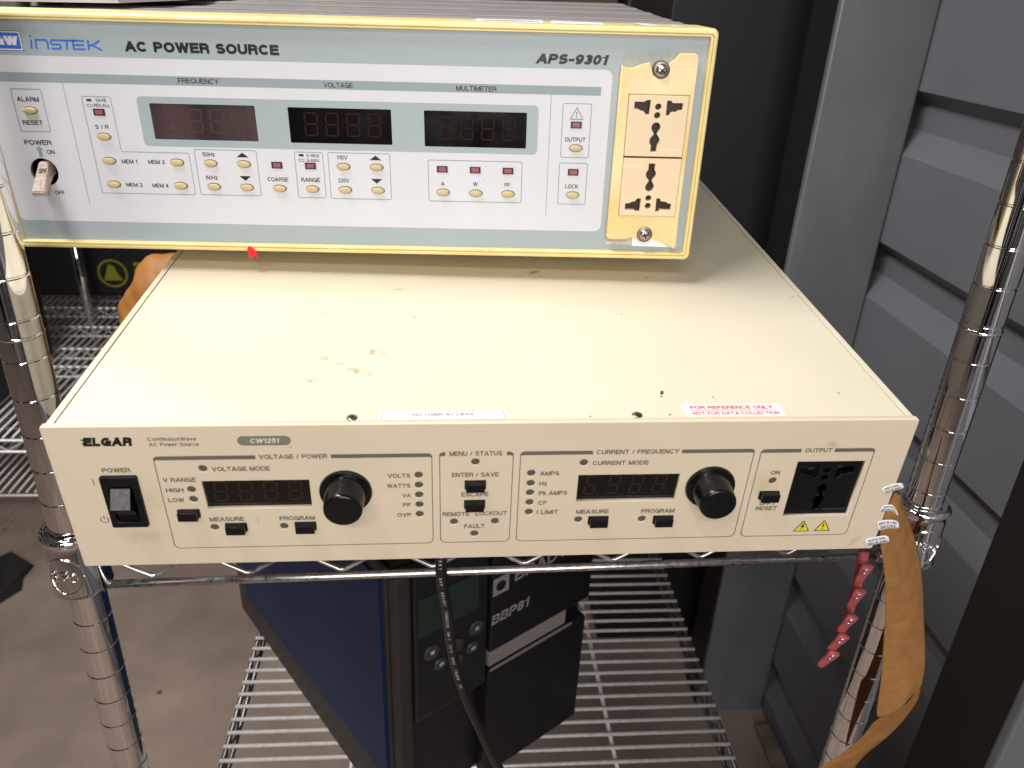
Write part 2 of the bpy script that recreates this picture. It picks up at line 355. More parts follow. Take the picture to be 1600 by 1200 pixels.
    g['t'] = (.26, [[(.10, .94), (.10, .14)]+A(.22, .12, .12, .12, 180, 270, 4), [(0, X), (.26, X)]]); g['u'] = (.42, [[(.42, 0), (.42, X)], [(0, X)]+A(.21, .24, .21, .24, 180, 360, 8)])
    g['v'] = (.46, [[(0, X), (.23, 0)], [(.23, 0), (.46, X)]]); g['w'] = (.68, [[(0, X), (.17, 0)], [(.17, 0), (.34, X)], [(.34, X), (.51, 0)], [(.51, 0), (.68, X)]]); g['x'] = (.44, [[(0, 0), (.44, X)], [(0, X), (.44, 0)]])
    g['z'] = (.42, [[(0, X), (.42, X), (0, 0), (.42, 0)]]); g['+'] = (.4, [[(0, .4), (.4, .4)], [(.2, .2), (.2, .6)]])
    return g
GLYPH = _font(); CAPH = 1.0
def text_mesh(s, bold=0.0, shear=0.0, spacing=1.0):
    """own stroke lettering: every pen stroke becomes a ribbon; z carries a tiny offset per stroke"""
    key = (s, bold, shear, spacing)
    if key in _glyph: return _glyph[key]
    th = 0.160+bold*3.3; vs = []; fs = []; x = 0.0; gap = (0.085-0.5*bold)*spacing
    for ch in s:
        wd, strokes = GLYPH.get(ch, GLYPH['o'])
        for si, pts in enumerate(strokes):
            q = [Vector((x+th/2+p[0]*(1.0), th/2+p[1]*(1-th))) for p in pts]
            q = [p for i, p in enumerate(q) if i == 0 or (p-q[i-1]).length > 1e-5]
            if len(q) == 2 and abs(q[0].x-q[1].x) > 0.02 and abs(q[0].y-q[1].y) > 0.02:
                a, b = q; d = b-a; hx = th/2*d.length/abs(d.y)
                ea, eb = a.copy(), b.copy()
                for p0, src, e_ in ((a, pts[0], ea), (b, pts[1], eb)):
                    yt = None
                    if abs(src[1]) < 1e-6: yt = 0.0
                    elif abs(src[1]-1) < 1e-6: yt = 1.0
                    elif abs(src[1]-0.72) < 1e-6: yt = p0.y+th/2*0.9
                    if yt is not None: e_.x = p0.x+d.x*(yt-p0.y)/d.y*0.55; e_.y = yt
                base = len(vs)
                for p in (Vector((ea.x-hx, ea.y)), Vector((ea.x+hx, ea.y)), Vector((eb.x+hx, eb.y)), Vector((eb.x-hx, eb.y))): vs.append(Vector((p.x+shear*p.y, p.y, si*0.02)))
                fs.append((base, base+1, base+2, base+3)); continue
            closed = len(q) > 5 and (q[0]-q[-1]).length < 1e-4
            # butt ends reach the outline
            if not closed:
                q[0] = q[0]+(q[0]-q[1]).normalized()*th*(0.5 if abs(q[0].x-q[1].x) < 0.3*abs(q[0].y-q[1].y)+1e-6 or abs(q[0].y-q[1].y) < 1e-5 else 0.0)
                q[-1] = q[-1]+(q[-1]-q[-2]).normalized()*th*(0.5 if abs(q[-1].x-q[-2].x) < 0.3*abs(q[-1].y-q[-2].y)+1e-6 or abs(q[-1].y-q[-2].y) < 1e-5 else 0.0)
            n = len(q); base = len(vs)
            for i in range(n):
                a = q[i-1] if i > 0 else (q[-2] if closed else None); b = q[i+1] if i < n-1 else (q[1] if closed else None)
                d1 = (q[i]-a).normalized() if a is not None else (b-q[i]).normalized()
                d2 = (b-q[i]).normalized() if b is not None else d1
                t = d1+d2; t = t.normalized() if t.length > 1e-6 else d1
                nn = Vector((-t.y, t.x)); k = 1/max(0.5, nn.dot(Vector((-d1.y, d1.x))))
                for sg in (1, -1):
                    p = q[i]+nn*th/2*k*sg
                    p.y = min(max(p.y, -0.30), 1.05) if ch not in 'AVWMNvw' else min(max(p.y, 0.0), 1.0)
                    vs.append(Vector((p.x+shear*p.y, p.y, si*0.02)))
            for i in range(n-1): fs.append((base+2*i, base+2*i+1, base+2*i+3, base+2*i+2))
        x += wd + th + gap
    _glyph[key] = (vs, fs); return _glyph[key]
def put_text(bm, s, u0, u1, vb, cap, w=0.12, bold=0.022, shear=0.0, mi=0, mw=None, rot180=False):
    """fit the string between u0 and u1 with its baseline at vb and its capitals cap high (mm)"""
    vs, fs = text_mesh(s, bold, shear)
    x0 = min(v.x for v in vs); x1 = max(v.x for v in vs)
    sx = (u1-u0)/(x1-x0); sy = cap/CAPH; nv = []
    for v in vs:
        u = u0+(v.x-x0)*sx; vv = vb+v.y*sy
        if rot180: u, vv = u0+u1-u, 2*vb+cap-vv
        wz = w+v.z*0.5; nv.append(bm.verts.new(mw @ Vector((u, vv, wz)) if mw is not None else P(u, vv, wz)))
    for f in fs:
        try: bm.faces.new([nv[i] for i in f]).material_index = mi
        except ValueError: pass
def seven_seg(bm, u0, v0, u1, v1, w, t=1.1, slant=0.0, mi=0, skip=()):
    W_, H_ = u1-u0, v1-v0; g = 0.15*t
    def q(a, b, c, d): return [(a, b), (c, d)]
    mid = H_/2
    segs = {'a': ((t*.6, H_-t/2), (W_-t*.6, H_-t/2)), 'g': ((t*.6, mid), (W_-t*.6, mid)), 'd': ((t*.6, t/2), (W_-t*.6, t/2)),
            'f': ((t/2, mid+t*.5), (t/2, H_-t*.5)), 'e': ((t/2, t*.5), (t/2, mid-t*.5)),
            'b': ((W_-t/2, mid+t*.5), (W_-t/2, H_-t*.5)), 'c': ((W_-t/2, t*.5), (W_-t/2, mid-t*.5))}
    for k_, (a, b) in segs.items():
        if k_ in skip: continue
        A_ = Vector(a); B_ = Vector(b); d = (B_-A_).normalized(); n_ = Vector((-d.y, d.x))*t*0.40
        pl = [A_+d*t*.1, A_+d*t*.35+n_, B_-d*t*.35+n_, B_-d*t*.1, B_-d*t*.35-n_, A_+d*t*.35-n_]
        poly2(bm, [(u0+p_.x+slant*p_.y, v0+p_.y) for p_ in pl], w, mi)
def screw_head(bm, mw, r=2.6, h=1.2, mi=0, mi2=1, rot=0.3):
    """pan head with a cross slot, axis +z in mm"""
    lathe(bm, [(r, 0), (r, h*.45), (r*.86, h*.8), (r*.5, h), (0.02, h*1.03)], 28, mi, mw, capt=False)
    for a in (rot, rot+math.pi/2):
        tmp = bmesh.new(); L_ = r*0.55; t_ = r*0.12
        c, s = math.cos(a), math.sin(a)
        vs = [tmp.verts.new((x*c-y*s, x*s+y*c, h*1.05)) for x, y in ((-L_, -t_), (L_, -t_), (L_, t_), (-L_, t_))]
        tmp.faces.new(vs); merge(bm, tmp, mi2, mw)

# ================================================================ setting
def plain_box(name, a, b, m, parent=None, bev=0.0):
    bm = bmesh.new(); box(bm, a, b, 0, bev); return mesh_obj(name, bm, m, parent)
FLOOR = mat('stained_concrete', (0.330, 0.250, 0.200), 0.65, noise=0.45, nscale=4.5, bump=0.15, bscale=60, rnoise=0.2)
add_specks(FLOOR, 9, 0.02, (0.03, 0.025, 0.02), 0.6, 0.8)
bm = bmesh.new(); vs = [bm.verts.new(v) for v in ((-5, -2.5, 0), (0.86, -2.5, 0), (0.86, 6, 0), (-5, 6, 0))]; bm.faces.new(vs)
tag(mesh_obj('floor', bm, FLOOR), 'stained brown concrete floor under the wire rack', 'floor', kind='structure')
# corrugated steel wall on the right, ribs running along the depth
WALL = mat('grey_wall_paint', (0.175, 0.175, 0.195), 0.5, noise=0.12, nscale=5, bump=0.15, bscale=90)
bm = bmesh.new(); prof = []
z = -0.08
k0 = 1.1825 - 0.21*6
prof.append((0.828, 0.0))
for i in range(0, 14):
    top = k0 + 0.21*i   # upper edge of each groove
    for x_, z_ in ((0.826, top-0.087), (0.848, top-0.055), (0.848, top-0.020), (0.826, top-0.002)):
        if z_ > 0.0: prof.append((x_, z_))
ys = [-2.5 + 0.17*i for i in range(51)]
cols = [[bm.verts.new((x_, y_, z_)) for x_, z_ in prof] for y_ in ys]
for i in range(len(ys)-1):
    for j in range(len(prof)-1): bm.faces.new((cols[i][j], cols[i+1][j], cols[i+1][j+1], cols[i][j+1]))
tag(mesh_obj('corrugated_wall', bm, WALL), 'dark grey corrugated steel wall with horizontal ribs right of the rack', 'wall')
# steel columns standing against the wall
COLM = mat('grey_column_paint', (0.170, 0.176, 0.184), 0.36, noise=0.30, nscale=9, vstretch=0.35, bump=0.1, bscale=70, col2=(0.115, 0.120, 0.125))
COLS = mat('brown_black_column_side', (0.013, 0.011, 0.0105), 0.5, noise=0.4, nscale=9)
def column(y0, y1, label):
    r = empty('steel_column', loc=(0.76, (y0+y1)/2, 0))
    tag(r, label, 'column', 'steel columns along the corrugated wall')
    bm = bmesh.new(); box(bm, (-0.068, -(y1-y0)/2, 0), (0.064, -(y1-y0)/2+0.012, 2.7), 0, 0.003); mesh_obj('front_flange', bm, COLM, r)
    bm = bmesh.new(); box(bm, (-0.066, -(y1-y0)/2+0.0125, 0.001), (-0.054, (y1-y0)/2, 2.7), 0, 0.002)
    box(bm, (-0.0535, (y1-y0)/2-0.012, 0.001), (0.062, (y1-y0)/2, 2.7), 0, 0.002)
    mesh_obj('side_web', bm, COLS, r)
    return r
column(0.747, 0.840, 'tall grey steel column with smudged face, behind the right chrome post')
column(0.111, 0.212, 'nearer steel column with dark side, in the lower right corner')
# pale grit ledge at the foot of the wall
bm = bmesh.new()
box(bm, (0.795, -1.0, 0.0005), (0.8255, 0.70, 0.016), 0, 0.003)
tag(mesh_obj('wall_skirting', bm, mat('dusty_sill', (0.30, 0.24, 0.17), 0.8, noise=0.6, nscale=30)), 'dusty pale sill along the foot of the corrugated wall', 'skirting')
# added black block, its colour standing for the dark shaded wall behind the rack
DARK = mat('near_black', (0.006, 0.006, 0.0065), 0.6)  # black carries the shade of the block; also backs the socket slots
bm = bmesh.new(); box(bm, (0.525, 0.95, 0.0), (0.82, 1.5, 2.4), 0, 0.004)
tag(mesh_obj('wall_shade_block', bm, DARK), 'tall black block standing in for the dark shaded wall behind the beige unit', 'shade stand-in')
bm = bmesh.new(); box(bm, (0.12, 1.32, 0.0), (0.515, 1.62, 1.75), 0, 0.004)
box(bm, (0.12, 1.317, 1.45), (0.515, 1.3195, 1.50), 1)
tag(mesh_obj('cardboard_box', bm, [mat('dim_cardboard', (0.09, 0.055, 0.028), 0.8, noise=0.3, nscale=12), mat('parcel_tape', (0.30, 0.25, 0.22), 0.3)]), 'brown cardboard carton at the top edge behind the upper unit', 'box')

# ================================================================ wire rack
rack = empty('shelving_rack', loc=(0.236, 0.107, 0.0))
tag(rack, 'chrome wire shelving rack holding both instruments and the printer', 'shelving rack')
RX, RY = 0.236, 0.107
def rl(x, y, z): return (x-RX, y-RY, z)
def make_post(x, y, zoff, ztop=2.0, name='post'):
    prof = []; r = 0.0127
    prof.append((r, 0.0)); z = zoff % 0.0254
    n_ = 0
    while z < ztop-0.02:
        if z > 0.01:
            prof += [(r, z-0.0010), (r-0.0007, z-0.0004), (r-0.0007, z+0.0003), (r, z+0.0010)]
        z += 0.0254
    prof.append((r, ztop))
    bm = bmesh.new(); lathe(bm, prof, 64, 0, Matrix.Translation(rl(x, y, 0)))
    o = mesh_obj(name, bm, CHROME, rack); autosmooth(o, 14)
    return o
ZL, ZR = 1.0984, 1.1525   # heights of one groove on each front post
postL = make_post(-0.0623, 0.1072, ZL)
postR = make_post(0.5345, 0.1072, ZR)
make_post(-0.0623, 1.26, 0.0); make_post(0.5345, 1.26, 0.01)
def extra_rings(x, zs, parent):
    bm = bmesh.new()
    for z in zs:
        lathe(bm, [(0.01272, -0.0011), (0.01325, -0.0004), (0.01325, 0.0004), (0.01272, 0.0011)], 48, 0, Matrix.Translation(rl(x, 0.1072, z)), capt=False, capb=False)
    o = mesh_obj('ring', bm, CHROME, parent); autosmooth(o, 80); return o
extra_rings(-0.0623, [1.0872], postL); extra_rings(0.5345, [1.0969], postR)
def collar(x, z0, z1, y=0.1072):
    r = 0.0187; bm = bmesh.new()
    lathe(bm, [(0.0129, z0+0.001), (r-0.0010, z0), (r+0.0004, z0+0.0015), (r, z0+0.004), (r-0.0006, z1-0.012), (r-0.0014, z1-0.0085),
               (r-0.0012, z1-0.0065), (r+0.0002, z1-0.0050), (r+0.0008, z1-0.0030), (r-0.0004, z1-0.0010), (0.0150, z1), (0.0129, z1-0.0008)],
          64, 0, Matrix.Translation(rl(x, y, 0)), capt=False, capb=False)
    o = mesh_obj('collar', bm, CHROME, rack); autosmooth(o, 50)
    # embossed oval and marks on the side facing out
    bm = bmesh.new(); pts = []
    ang0 = -math.pi/2 + (-0.10 if x < 0.2 else -0.05)
    zc = (z0+z1)/2-0.004
    for k_ in range(41):
        a = 2*math.pi*k_/40; rr = r+0.0001
        th = ang0 + 0.0125*math.cos(a)/rr; pts.append(rl(x+rr*math.cos(th), y+rr*math.sin(th), zc+0.0145*math.sin(a)))
    tube(bm, pts, 0.00055, 6)
    def mark(th0, th1, zz0, zz1, rad=0.0007):
        q = []
        for k_ in range(7):
            t = k_/6; th = ang0+(th0+(th1-th0)*t)/r/1000; rr = r+0.0002
            q.append(rl(x+rr*math.cos(th), y+rr*math.sin(th), zc+(zz0+(zz1-zz0)*t)/1000))
        tube(bm, q, rad, 6)
    for s in ([(-9, -5, 3, 4), (-9, -5, 0.5, -0.5), (-9, -5, -2.5, -3.5), (-9, -9.5, 3, 0.5), (-5, -5, -0.5, -3.2)] if x < 0.2 else [(-7, -7, -4, 4), (-7, -4, 4, -4), (-4, -4, -4, 4)]): mark(*s)
    for s in [(-1.5, 3.0, 3.6, 3.6), (-1.0, 3.0, 0.2, 0.2), (-1.2, -0.4, -3.2, -3.2)]: mark(*s, 0.0008)
    ringp = []
    for k_ in range(17):
        a = 2*math.pi*k_/16; th = ang0+(6.0+2.6*math.cos(a))/r/1000; rr = r+0.0002
        ringp.append(rl(x+rr*math.cos(th), y+rr*math.sin(th), zc+(-1.2+3.0*math.sin(a))/1000))
    tube(bm, ringp, 0.0005, 6)
    mesh_obj('embossed_mark', bm, CHROME, o, True)
collar(-0.0623, 0.8975, 0.9470); collar(0.5345, 0.9120, 0.9620)
for zz in (0.455,): collar(-0.0623, zz, zz+0.05); collar(0.5345, zz, zz+0.05)
for zz in (0.455, 0.905): collar(-0.0623, zz, zz+0.05, 1.26); collar(0.5345, zz, zz+0.05, 1.26)
def shelf(zL, zR, y0, y1, name):
    s = bpy.data.objects.new(name, None); link(s, rack)
    xL, xR = -0.0525, 0.5150
    zz = lambda x: zL+(zR-zL)*(x-xL)/(xR-xL)
    # front truss: lower rail, zigzag, top rail
    bm = bmesh.new(); tube(bm, [rl(x, y0, zz(x)) for x in (xL, 0.1, 0.3, xR)], 0.0030, 14)
    tube(bm, [rl(x, y0, zz(x)+0.0275) for x in (xL, 0.1, 0.3, xR)], 0.0028, 12)
    mesh_obj('front_rail', bm, WIRE, s, True)
    bm = bmesh.new(); pts = []
    n = 17; p0 = -0.014
    xs = [p0+0.0325*(i-1) for i in range(n+1)]
    for i, x in enumerate(xs):
        if x > xR: break
        lowz = zz(x)+0.0045; hiz = zz(x)+0.0245
        pts.append(rl(x, y0+0.0005, lowz if i % 2 == 1 else hiz))
    q = []
    for i in range(len(pts)-1):
        a = Vector(pts[i]); b = Vector(pts[i+1]); q += [a.lerp(b, 0.06), a.lerp(b, 0.5), a.lerp(b, 0.94)]
    tube(bm, q, 0.0017, 10)
    mesh_obj('zigzag_wire', bm, WIRE, s, True)
    for x in (xL, xR):
        bm = bmesh.new(); tmp = bmesh.new(); bmesh.ops.create_icosphere(tmp, subdivisions=3, radius=0.0048)
        for v in tmp.verts: v.co *= 1+0.22*math.sin(v.co.x*2200+v.co.z*1500)*math.cos(v.co.y*1900+x*9)
        merge(bm, tmp, 0, Matrix.Translation(rl(x+0.001*(1 if x < 0 else -1), y0, zz(x))))
        mesh_obj('weld', bm, mat('weld_metal', (0.6, 0.55, 0.52), 0.4, 1.0, noise=0.4, nscale=900), s, True)
    # side rails, dark reflections put into their wire colour
    for x in (xL-0.006, xR+0.006):
        bm = bmesh.new()
        tube(bm, [rl(x, y0+0.02, zz(x)), rl(x, y1-0.02, zz(x))], 0.0030, 10); tube(bm, [rl(x, y0+0.02, zz(x)+0.0275), rl(x, y1-0.02, zz(x)+0.0275)], 0.0028, 10)
        q = []; yy = y0+0.03; i = 0
        while yy < y1-0.03:
            q.append(rl(x, yy, zz(x)+(0.003 if i % 2 == 0 else 0.0245))); yy += 0.0325; i += 1
        tube(bm, q, 0.0016, 6)
        mesh_obj('side_rail', bm, mat('wire_dark_reflection', (0.20, 0.18, 0.17), 0.35, 1.0), s, True)
    # deck: long supports and the cross wires lying on them
    bm = bmesh.new()
    for x in (0.085, 0.235, 0.385): tube(bm, [rl(x, y0, zz(x)+0.0275), rl(x, y1, zz(x)+0.0275)], 0.0026, 8)
    mesh_obj('support_wire', bm, WIRED, s, True)
    bm = bmesh.new(); y = y0+0.0186
    while y < y1-0.005:
        tube(bm, [rl(xL-0.008, y, zz(xL)+0.0325), rl(xR+0.008, y, zz(xR)+0.0325)], 0.00235, 8); y += 0.0186
    mesh_obj('cross_wires', bm, WIRED, s, True)
    return s
shelf(0.8960, 0.9115, 0.1072, 1.26, 'shelf')
shelf(0.4665, 0.4665, 0.1072, 1.26, 'shelf')

# ================================================================ lower instrument (beige)
UB = Matrix(((0.99995, -0.00373, -0.0088), (0.00297, 0.99635, -0.08533), (0.00908, 0.0853, 0.99631)))
LOWM = Matrix.Translation((0, 0, 1.0)) @ UB.to_4x4()
low = empty('power_supply', LOWM)
tag(low, 'flat beige power source with two black knobs, resting on the upper wire shelf', 'power supply')
Wd, Ht, Dp = 432.0, 89.0, 500.0
# body pieces
bm = bmesh.new(); box(bm, (0.0060, 0.0036, 0.0870), (0.4260, 0.500, 0.08885), 0, 0.0004); mesh_obj('top_cover', bm, CREAM, low)
bm = bmesh.new(); box(bm, (0.0060, 0.0036, 0.0030), (0.4260, 0.500, 0.0045), 0, 0.0003); mesh_obj('bottom_cover', bm, CREAM, low)
bm = bmesh.new(); box(bm, (0.0062, 0.018, 0.0047), (0.4258, 0.499, 0.0868)); mesh_obj('inner_chassis', bm, mat('inner_chassis_dark', (0.02, 0.02, 0.02), 0.6), low)
for u0, u1 in ((0.0014, 0.0050), (0.4270, 0.4306)):
    bm = bmesh.new(); box(bm, (u0, 0.0036, 0.0010), (u1, 0.500, 0.0886), 0, 0.0005); mesh_obj('side_panel', bm, CREAM, low)
for u0 in (0.0051, 0.4261):
    bm = bmesh.new(); box(bm, (u0, 0.0040, 0.0032), (u0+0.0008, 0.498, 0.0870)); mesh_obj('cover_gap', bm, mat('dark_gap', (0.03, 0.02, 0.015), 0.8), low)
for x in (0.04, 0.392):
    for y, h in ((0.155, 0.071), (0.44, 0.086)):
        bm = bmesh.new(); lathe(bm, [(0.012, -h), (0.012, 0.0029)], 24, 0, Matrix.Translation((x, y, 0))); mesh_obj('foot', bm, RUBBER, low)
# front panel with real openings
LEDS = [(70.6,63.4),(63.0,50.4),(63.0,44.1),(70.5,25.3),(105.7,25.2),(176.0,57.5),(176.0,51.1),(176.0,44.7),(176.0,38.2),(176.0,31.7),
        (204.7,65.4),(193.9,26.0),(215.6,25.9),(204.7,17.4),(260.1,64.0),(233.4,57.7),(233.4,51.2),(233.4,44.9),(233.4,38.4),(233.4,31.8),
        (260.3,25.9),(295.1,25.5),(362.5,50.4)]
holes = [circ(u, v, 2.1, 28) for u, v in LEDS]
D1 = (68.7, 37.6, 121.2, 55.5); D2 = (258.1, 38.1, 311.4, 55.9); OUT = (373.6, 25.6, 410.2, 62.7); SWI = (21.6, 28.6, 38.2, 59.5)
def rect(a): return [(a[0], a[1]), (a[2], a[1]), (a[2], a[3]), (a[0], a[3])]
holes += [rect(D1), rect(D2), rect(OUT), rect(SWI)]
fp = plate('front_panel', rrect(0, 0, Wd, Ht, 1.2, 4), holes, 0.0, 3.4, FACE, low, 0.35)
# LED windows
led0 = None
for u, v in LEDS:
    if led0 is None:
        b2 = bmesh.new(); lathe(b2, [(2.08, -3.0), (2.08, -0.75), (1.2, -0.6), (0.05, -0.55)], 24, 0, PM, capt=False)
        led0 = mesh_obj('led_window', b2, LENS, low, True); o = led0
    else: o = led0.copy(); link(o, low)
    o.location = P(u, v, 0)
# printed frames and lettering
bm = bmesh.new()
def group_frame(u0, u1, v0, v1, gap, v_bar=70.1, bar=2.3, r=3.0, lw=0.42):
    # thin outline with a thick top bar broken for the title
    out = []
    def arc(cx, cy, a0, a1, rr, n=6): return [(cx+rr*math.cos(math.radians(a0+(a1-a0)*i/n)), cy+rr*math.sin(math.radians(a0+(a1-a0)*i/n))) for i in range(n+1)]
    line = [(u0, v_bar-0.5)] + [(u0, v0+r)] + arc(u0+r, v0+r, 180, 270, r) + arc(u1-r, v0+r, 270, 360, r) + [(u1, v_bar-0.5)]
    ribbon(bm, line, lw, 0.10)
    t = v_bar+bar/2; b = v_bar-bar/2
    rr = 2.2
    poly2(bm, [(gap[0], b), (gap[0], t)] + arc(u0-lw/2+rr, t-rr, 90, 180, rr) + [(u0-lw/2, b-0.6), (u0+lw/2, b-0.6), (u0+0.9, b)], 0.11)
    poly2(bm, [(gap[1], b), (gap[1], t)] + arc(u1+lw/2-rr, t-rr, 90, 0, rr) + [(u1+lw/2, b-0.6), (u1-lw/2, b-0.6), (u1-0.9, b)], 0.11)
group_frame(48.3, 182.8, 11.5, 71, (96.8, 133.2))
group_frame(186.7, 223.7, 11.6, 71, (189.6, 220.3), 70.6)
group_frame(227.4, 348.6, 11.5, 71, (264.2, 310.3), 70.5)
group_frame(352.3, 413.4, 11.4, 71, (373.6, 391.5), 70.1)
for a in [('POWER',22.8,36.1,61.9,2.7),('VOLTAGE / POWER',98.4,131.4,68.9,2.7),('VOLTAGE MODE',74.8,102.9,61.8,2.75),('V RANGE',50.3,66.2,55.4,2.7),
          ('HIGH',50.6,59.2,49.0,2.6),('LOW',50.6,58.5,42.6,2.7),('MEASURE',68.7,86.1,29.4,2.75),('PROGRAM',103.9,121.9,29.3,2.7),
          ('VOLTS',160.4,171.8,56.1,2.6),('WATTS',159.8,171.7,49.6,2.6),('VA',167.3,171.7,43.2,2.6),('PF',167.4,171.6,36.9,2.6),('OVP',164.3,171.6,30.2,2.6),
          ('MENU / STATUS',191.5,218.1,69.4,2.8),('ENTER / SAVE',192.8,216.7,56.0,2.75),('ESCAPE',197.7,211.7,43.1,2.8),('REMOTE',187.9,202.0,30.0,2.8),
          ('LOCKOUT',205.2,221.8,30.1,2.8),('FAULT',199.3,210.2,21.4,2.8),('CURRENT / FREQUENCY',266.0,309.0,69.3,2.75),('CURRENT MODE',264.6,293.8,62.4,2.7),
          ('AMPS',237.8,247.9,56.2,2.65),('Hz',237.9,242.1,49.6,2.7),('Pk AMPS',238.0,253.0,43.2,2.75),('CF',238.0,242.6,36.7,2.8),('I LIMIT',237.7,249.1,30.3,2.8),
          ('MEASURE',258.7,276.4,30.0,2.8),('PROGRAM',294.0,312.2,29.7,2.8),('OUTPUT',375.7,390.2,68.8,2.7),('ON',360.4,365.4,54.6,2.6),
          ('OFF /',358.6,367.1,33.6,2.7),('RESET',357.1,369.0,30.1,2.75)]:
    put_text(bm, a[0], a[1], a[2], a[3], a[4], 0.12, bold=0.012)
put_text(bm, 'ContinuousWave', 47.7, 70.5, 80.5, 2.15, 0.12, bold=0.004); put_text(bm, 'AC Power Source', 47.9, 71.2, 77.3, 2.2, 0.12, bold=0.004)
ribbon(bm, [(17.2, 58.0), (17.2, 54.2)], 0.42, 0.12)
pa = [(17.2+1.9*math.sin(math.radians(a)), 31.9+1.9*math.cos(math.radians(a))) for a in range(35, 330, 12)]
ribbon(bm, pa, 0.45, 0.12); ribbon(bm, [(17.2, 32.2), (17.2, 34.6)], 0.45, 0.12)
mesh_obj('printed_lettering', bm, INK, fp)
bm = bmesh.new(); put_text(bm, 'ELGAR', 17.6, 40.6, 77.7, 5.1, 0.12, bold=0.045, shear=0.22)
for v_ in (78.9, 81.0): poly2(bm, [(17.1, v_), (19.6, v_), (19.8, v_+0.75), (17.3, v_+0.75)], 0.13)
mesh_obj('maker_logo', bm, LOGO, fp)
bm = bmesh.new(); poly2(bm, rrect(89.4, 77.2, 114.9, 82.8, 2.75, 8), 0.10, 0); put_text(bm, 'CW1251', 95.6, 109.6, 78.7, 2.7, 0.16, 0.012, 0.18, 1)
ribbon(bm, rrect(89.1, 76.9, 115.2, 83.1, 3.0, 8), 0.25, 0.09, True, 1)
mesh_obj('model_badge', bm, [PILLM, PALE], fp)
bm = bmesh.new()
for uc in (386.5, 398.4):
    tri = [(uc-4.75, 14.3), (uc+4.75, 14.3), (uc, 22.4)]
    poly2(bm, rpoly(tri, 0.7), 0.10, 1); poly2(bm, rpoly([(uc-3.9, 14.8), (uc+3.9, 14.8), (uc, 21.5)], 0.4), 0.14, 0)
poly2(bm, [(386.9, 20.0), (385.2, 17.5), (386.4, 17.7), (385.6, 15.4), (388.0, 18.4), (386.8, 18.2), (387.7, 20.0)], 0.18, 1)
poly2(bm, [(398.0, 19.6), (398.9, 19.6), (398.65, 16.9), (398.2, 16.9)], 0.18, 1); poly2(bm, circ(398.43, 15.9, 0.42, 10), 0.18, 1)
mesh_obj('warning_symbols', bm, [YEL, LOGO], fp)
# displays
def display(d, digs, h, v0, slant, segm, wn=-2.4, skips=None, t=1.25):
    bm = bmesh.new(); box(bm, (d[0]/1000, 0.0024, d[1]/1000), (d[2]/1000, 0.0033, d[3]/1000)); o = mesh_obj('display_window', bm, WIN, low)
    bm = bmesh.new()
    for i, (a, b) in enumerate(digs):
        seven_seg(bm, a, v0, b, v0+h, wn+0.06, t, slant, skip=(skips or {}).get(i, ()))
        poly2(bm, circ(b+1.7, v0+0.6, 0.5, 10), wn+0.06)
    mesh_obj('digit_segments', bm, segm, o)
display(D1, [(72.4, 79.7), (84.6, 92.0), (97.0, 104.4), (109.4, 116.8)], 13.0, 40.6, 0.045, SEGB)
display(D2, [(261.2, 267.6), (273.2, 279.8), (285.4, 292.0), (297.8, 304.6)], 13.0, 41.2, 0.17, SEGB, skips={0: ('b',), 1: ('e',)})
# push buttons
b0 = None
for u, v in [(59.4,35.3),(81.6,25.6),(116.8,25.5),(204.8,51.2),(204.6,38.2),(271.1,25.6),(306.6,25.2),(362.3,41.0)]:
    if b0 is None:
        bm = bmesh.new(); box(bm, (-0.0055, -0.0012, -0.0026), (0.0055, 0.0004, 0.0026), 0, 0.0003)
        box(bm, (-0.00485, -0.0040, -0.0026), (0.00485, -0.0011, 0.00255), 0, 0.0004)
        for xx in (-0.0041, 0.0039): box(bm, (xx, -0.0041, 0.0012), (xx+0.0002, -0.0012, 0.00265))
        o = b0 = mesh_obj('push_button', bm, BLK, low)
    else: o = b0.copy(); link(o, low)
    o.location = P(u, v, 0)
# rotary knobs
for u, v in ((139.0, 48.0), (328.9, 47.4)):
    bm = bmesh.new()
    lathe(bm, [(13.2, 0.0), (13.3, 0.9), (13.0, 1.7), (12.2, 2.0), (11.4, 1.9), (10.6, 2.1), (10.25, 3.0), (9.7, 14.2), (9.45, 15.2), (8.8, 15.8), (8.0, 15.85), (0.1, 15.75)], 72, 0, PM @ Matrix.Translation((u, v, 0)), capt=False)
    o = mesh_obj('rotary_knob', bm, BLKG, low); autosmooth(o, 40)
# rocker switch
sw = None
bm = bmesh.new()
o_ = plate('switch_frame', rrect(21.0, 28.0, 38.7, 60.1, 0.9, 3), [rrect(24.2, 31.6, 35.6, 54.2, 2.0, 4)], 2.1, 3.2, BLKM, low, 0.4)
bm.free(); bm = bmesh.new()
prof = [(53.6, -1.0), (53.3, 2.2), (44.2, 7.6), (43.6, 7.4), (40.0, 3.4), (33.6, 0.6), (32.2, -1.0)]
L_ = [bm.verts.new(P(25.3, v, w)) for v, w in prof]; R_ = [bm.verts.new(P(34.6, v, w)) for v, w in prof]
for i in range(len(prof)-1):
    f = bm.faces.new((L_[i], L_[i+1], R_[i+1], R_[i])); f.material_index = 1 if i == 1 else 0
bm.faces.new(L_[::-1]); bm.faces.new(R_)
bmesh.ops.recalc_face_normals(bm, faces=bm.faces)
mesh_obj('rocker', bm, [BLK, ROCK], o_)
plain_box('switch_well', (0.0222, 0.0002, 0.0292), (0.0376, 0.004, 0.0590), BLKM, o_)
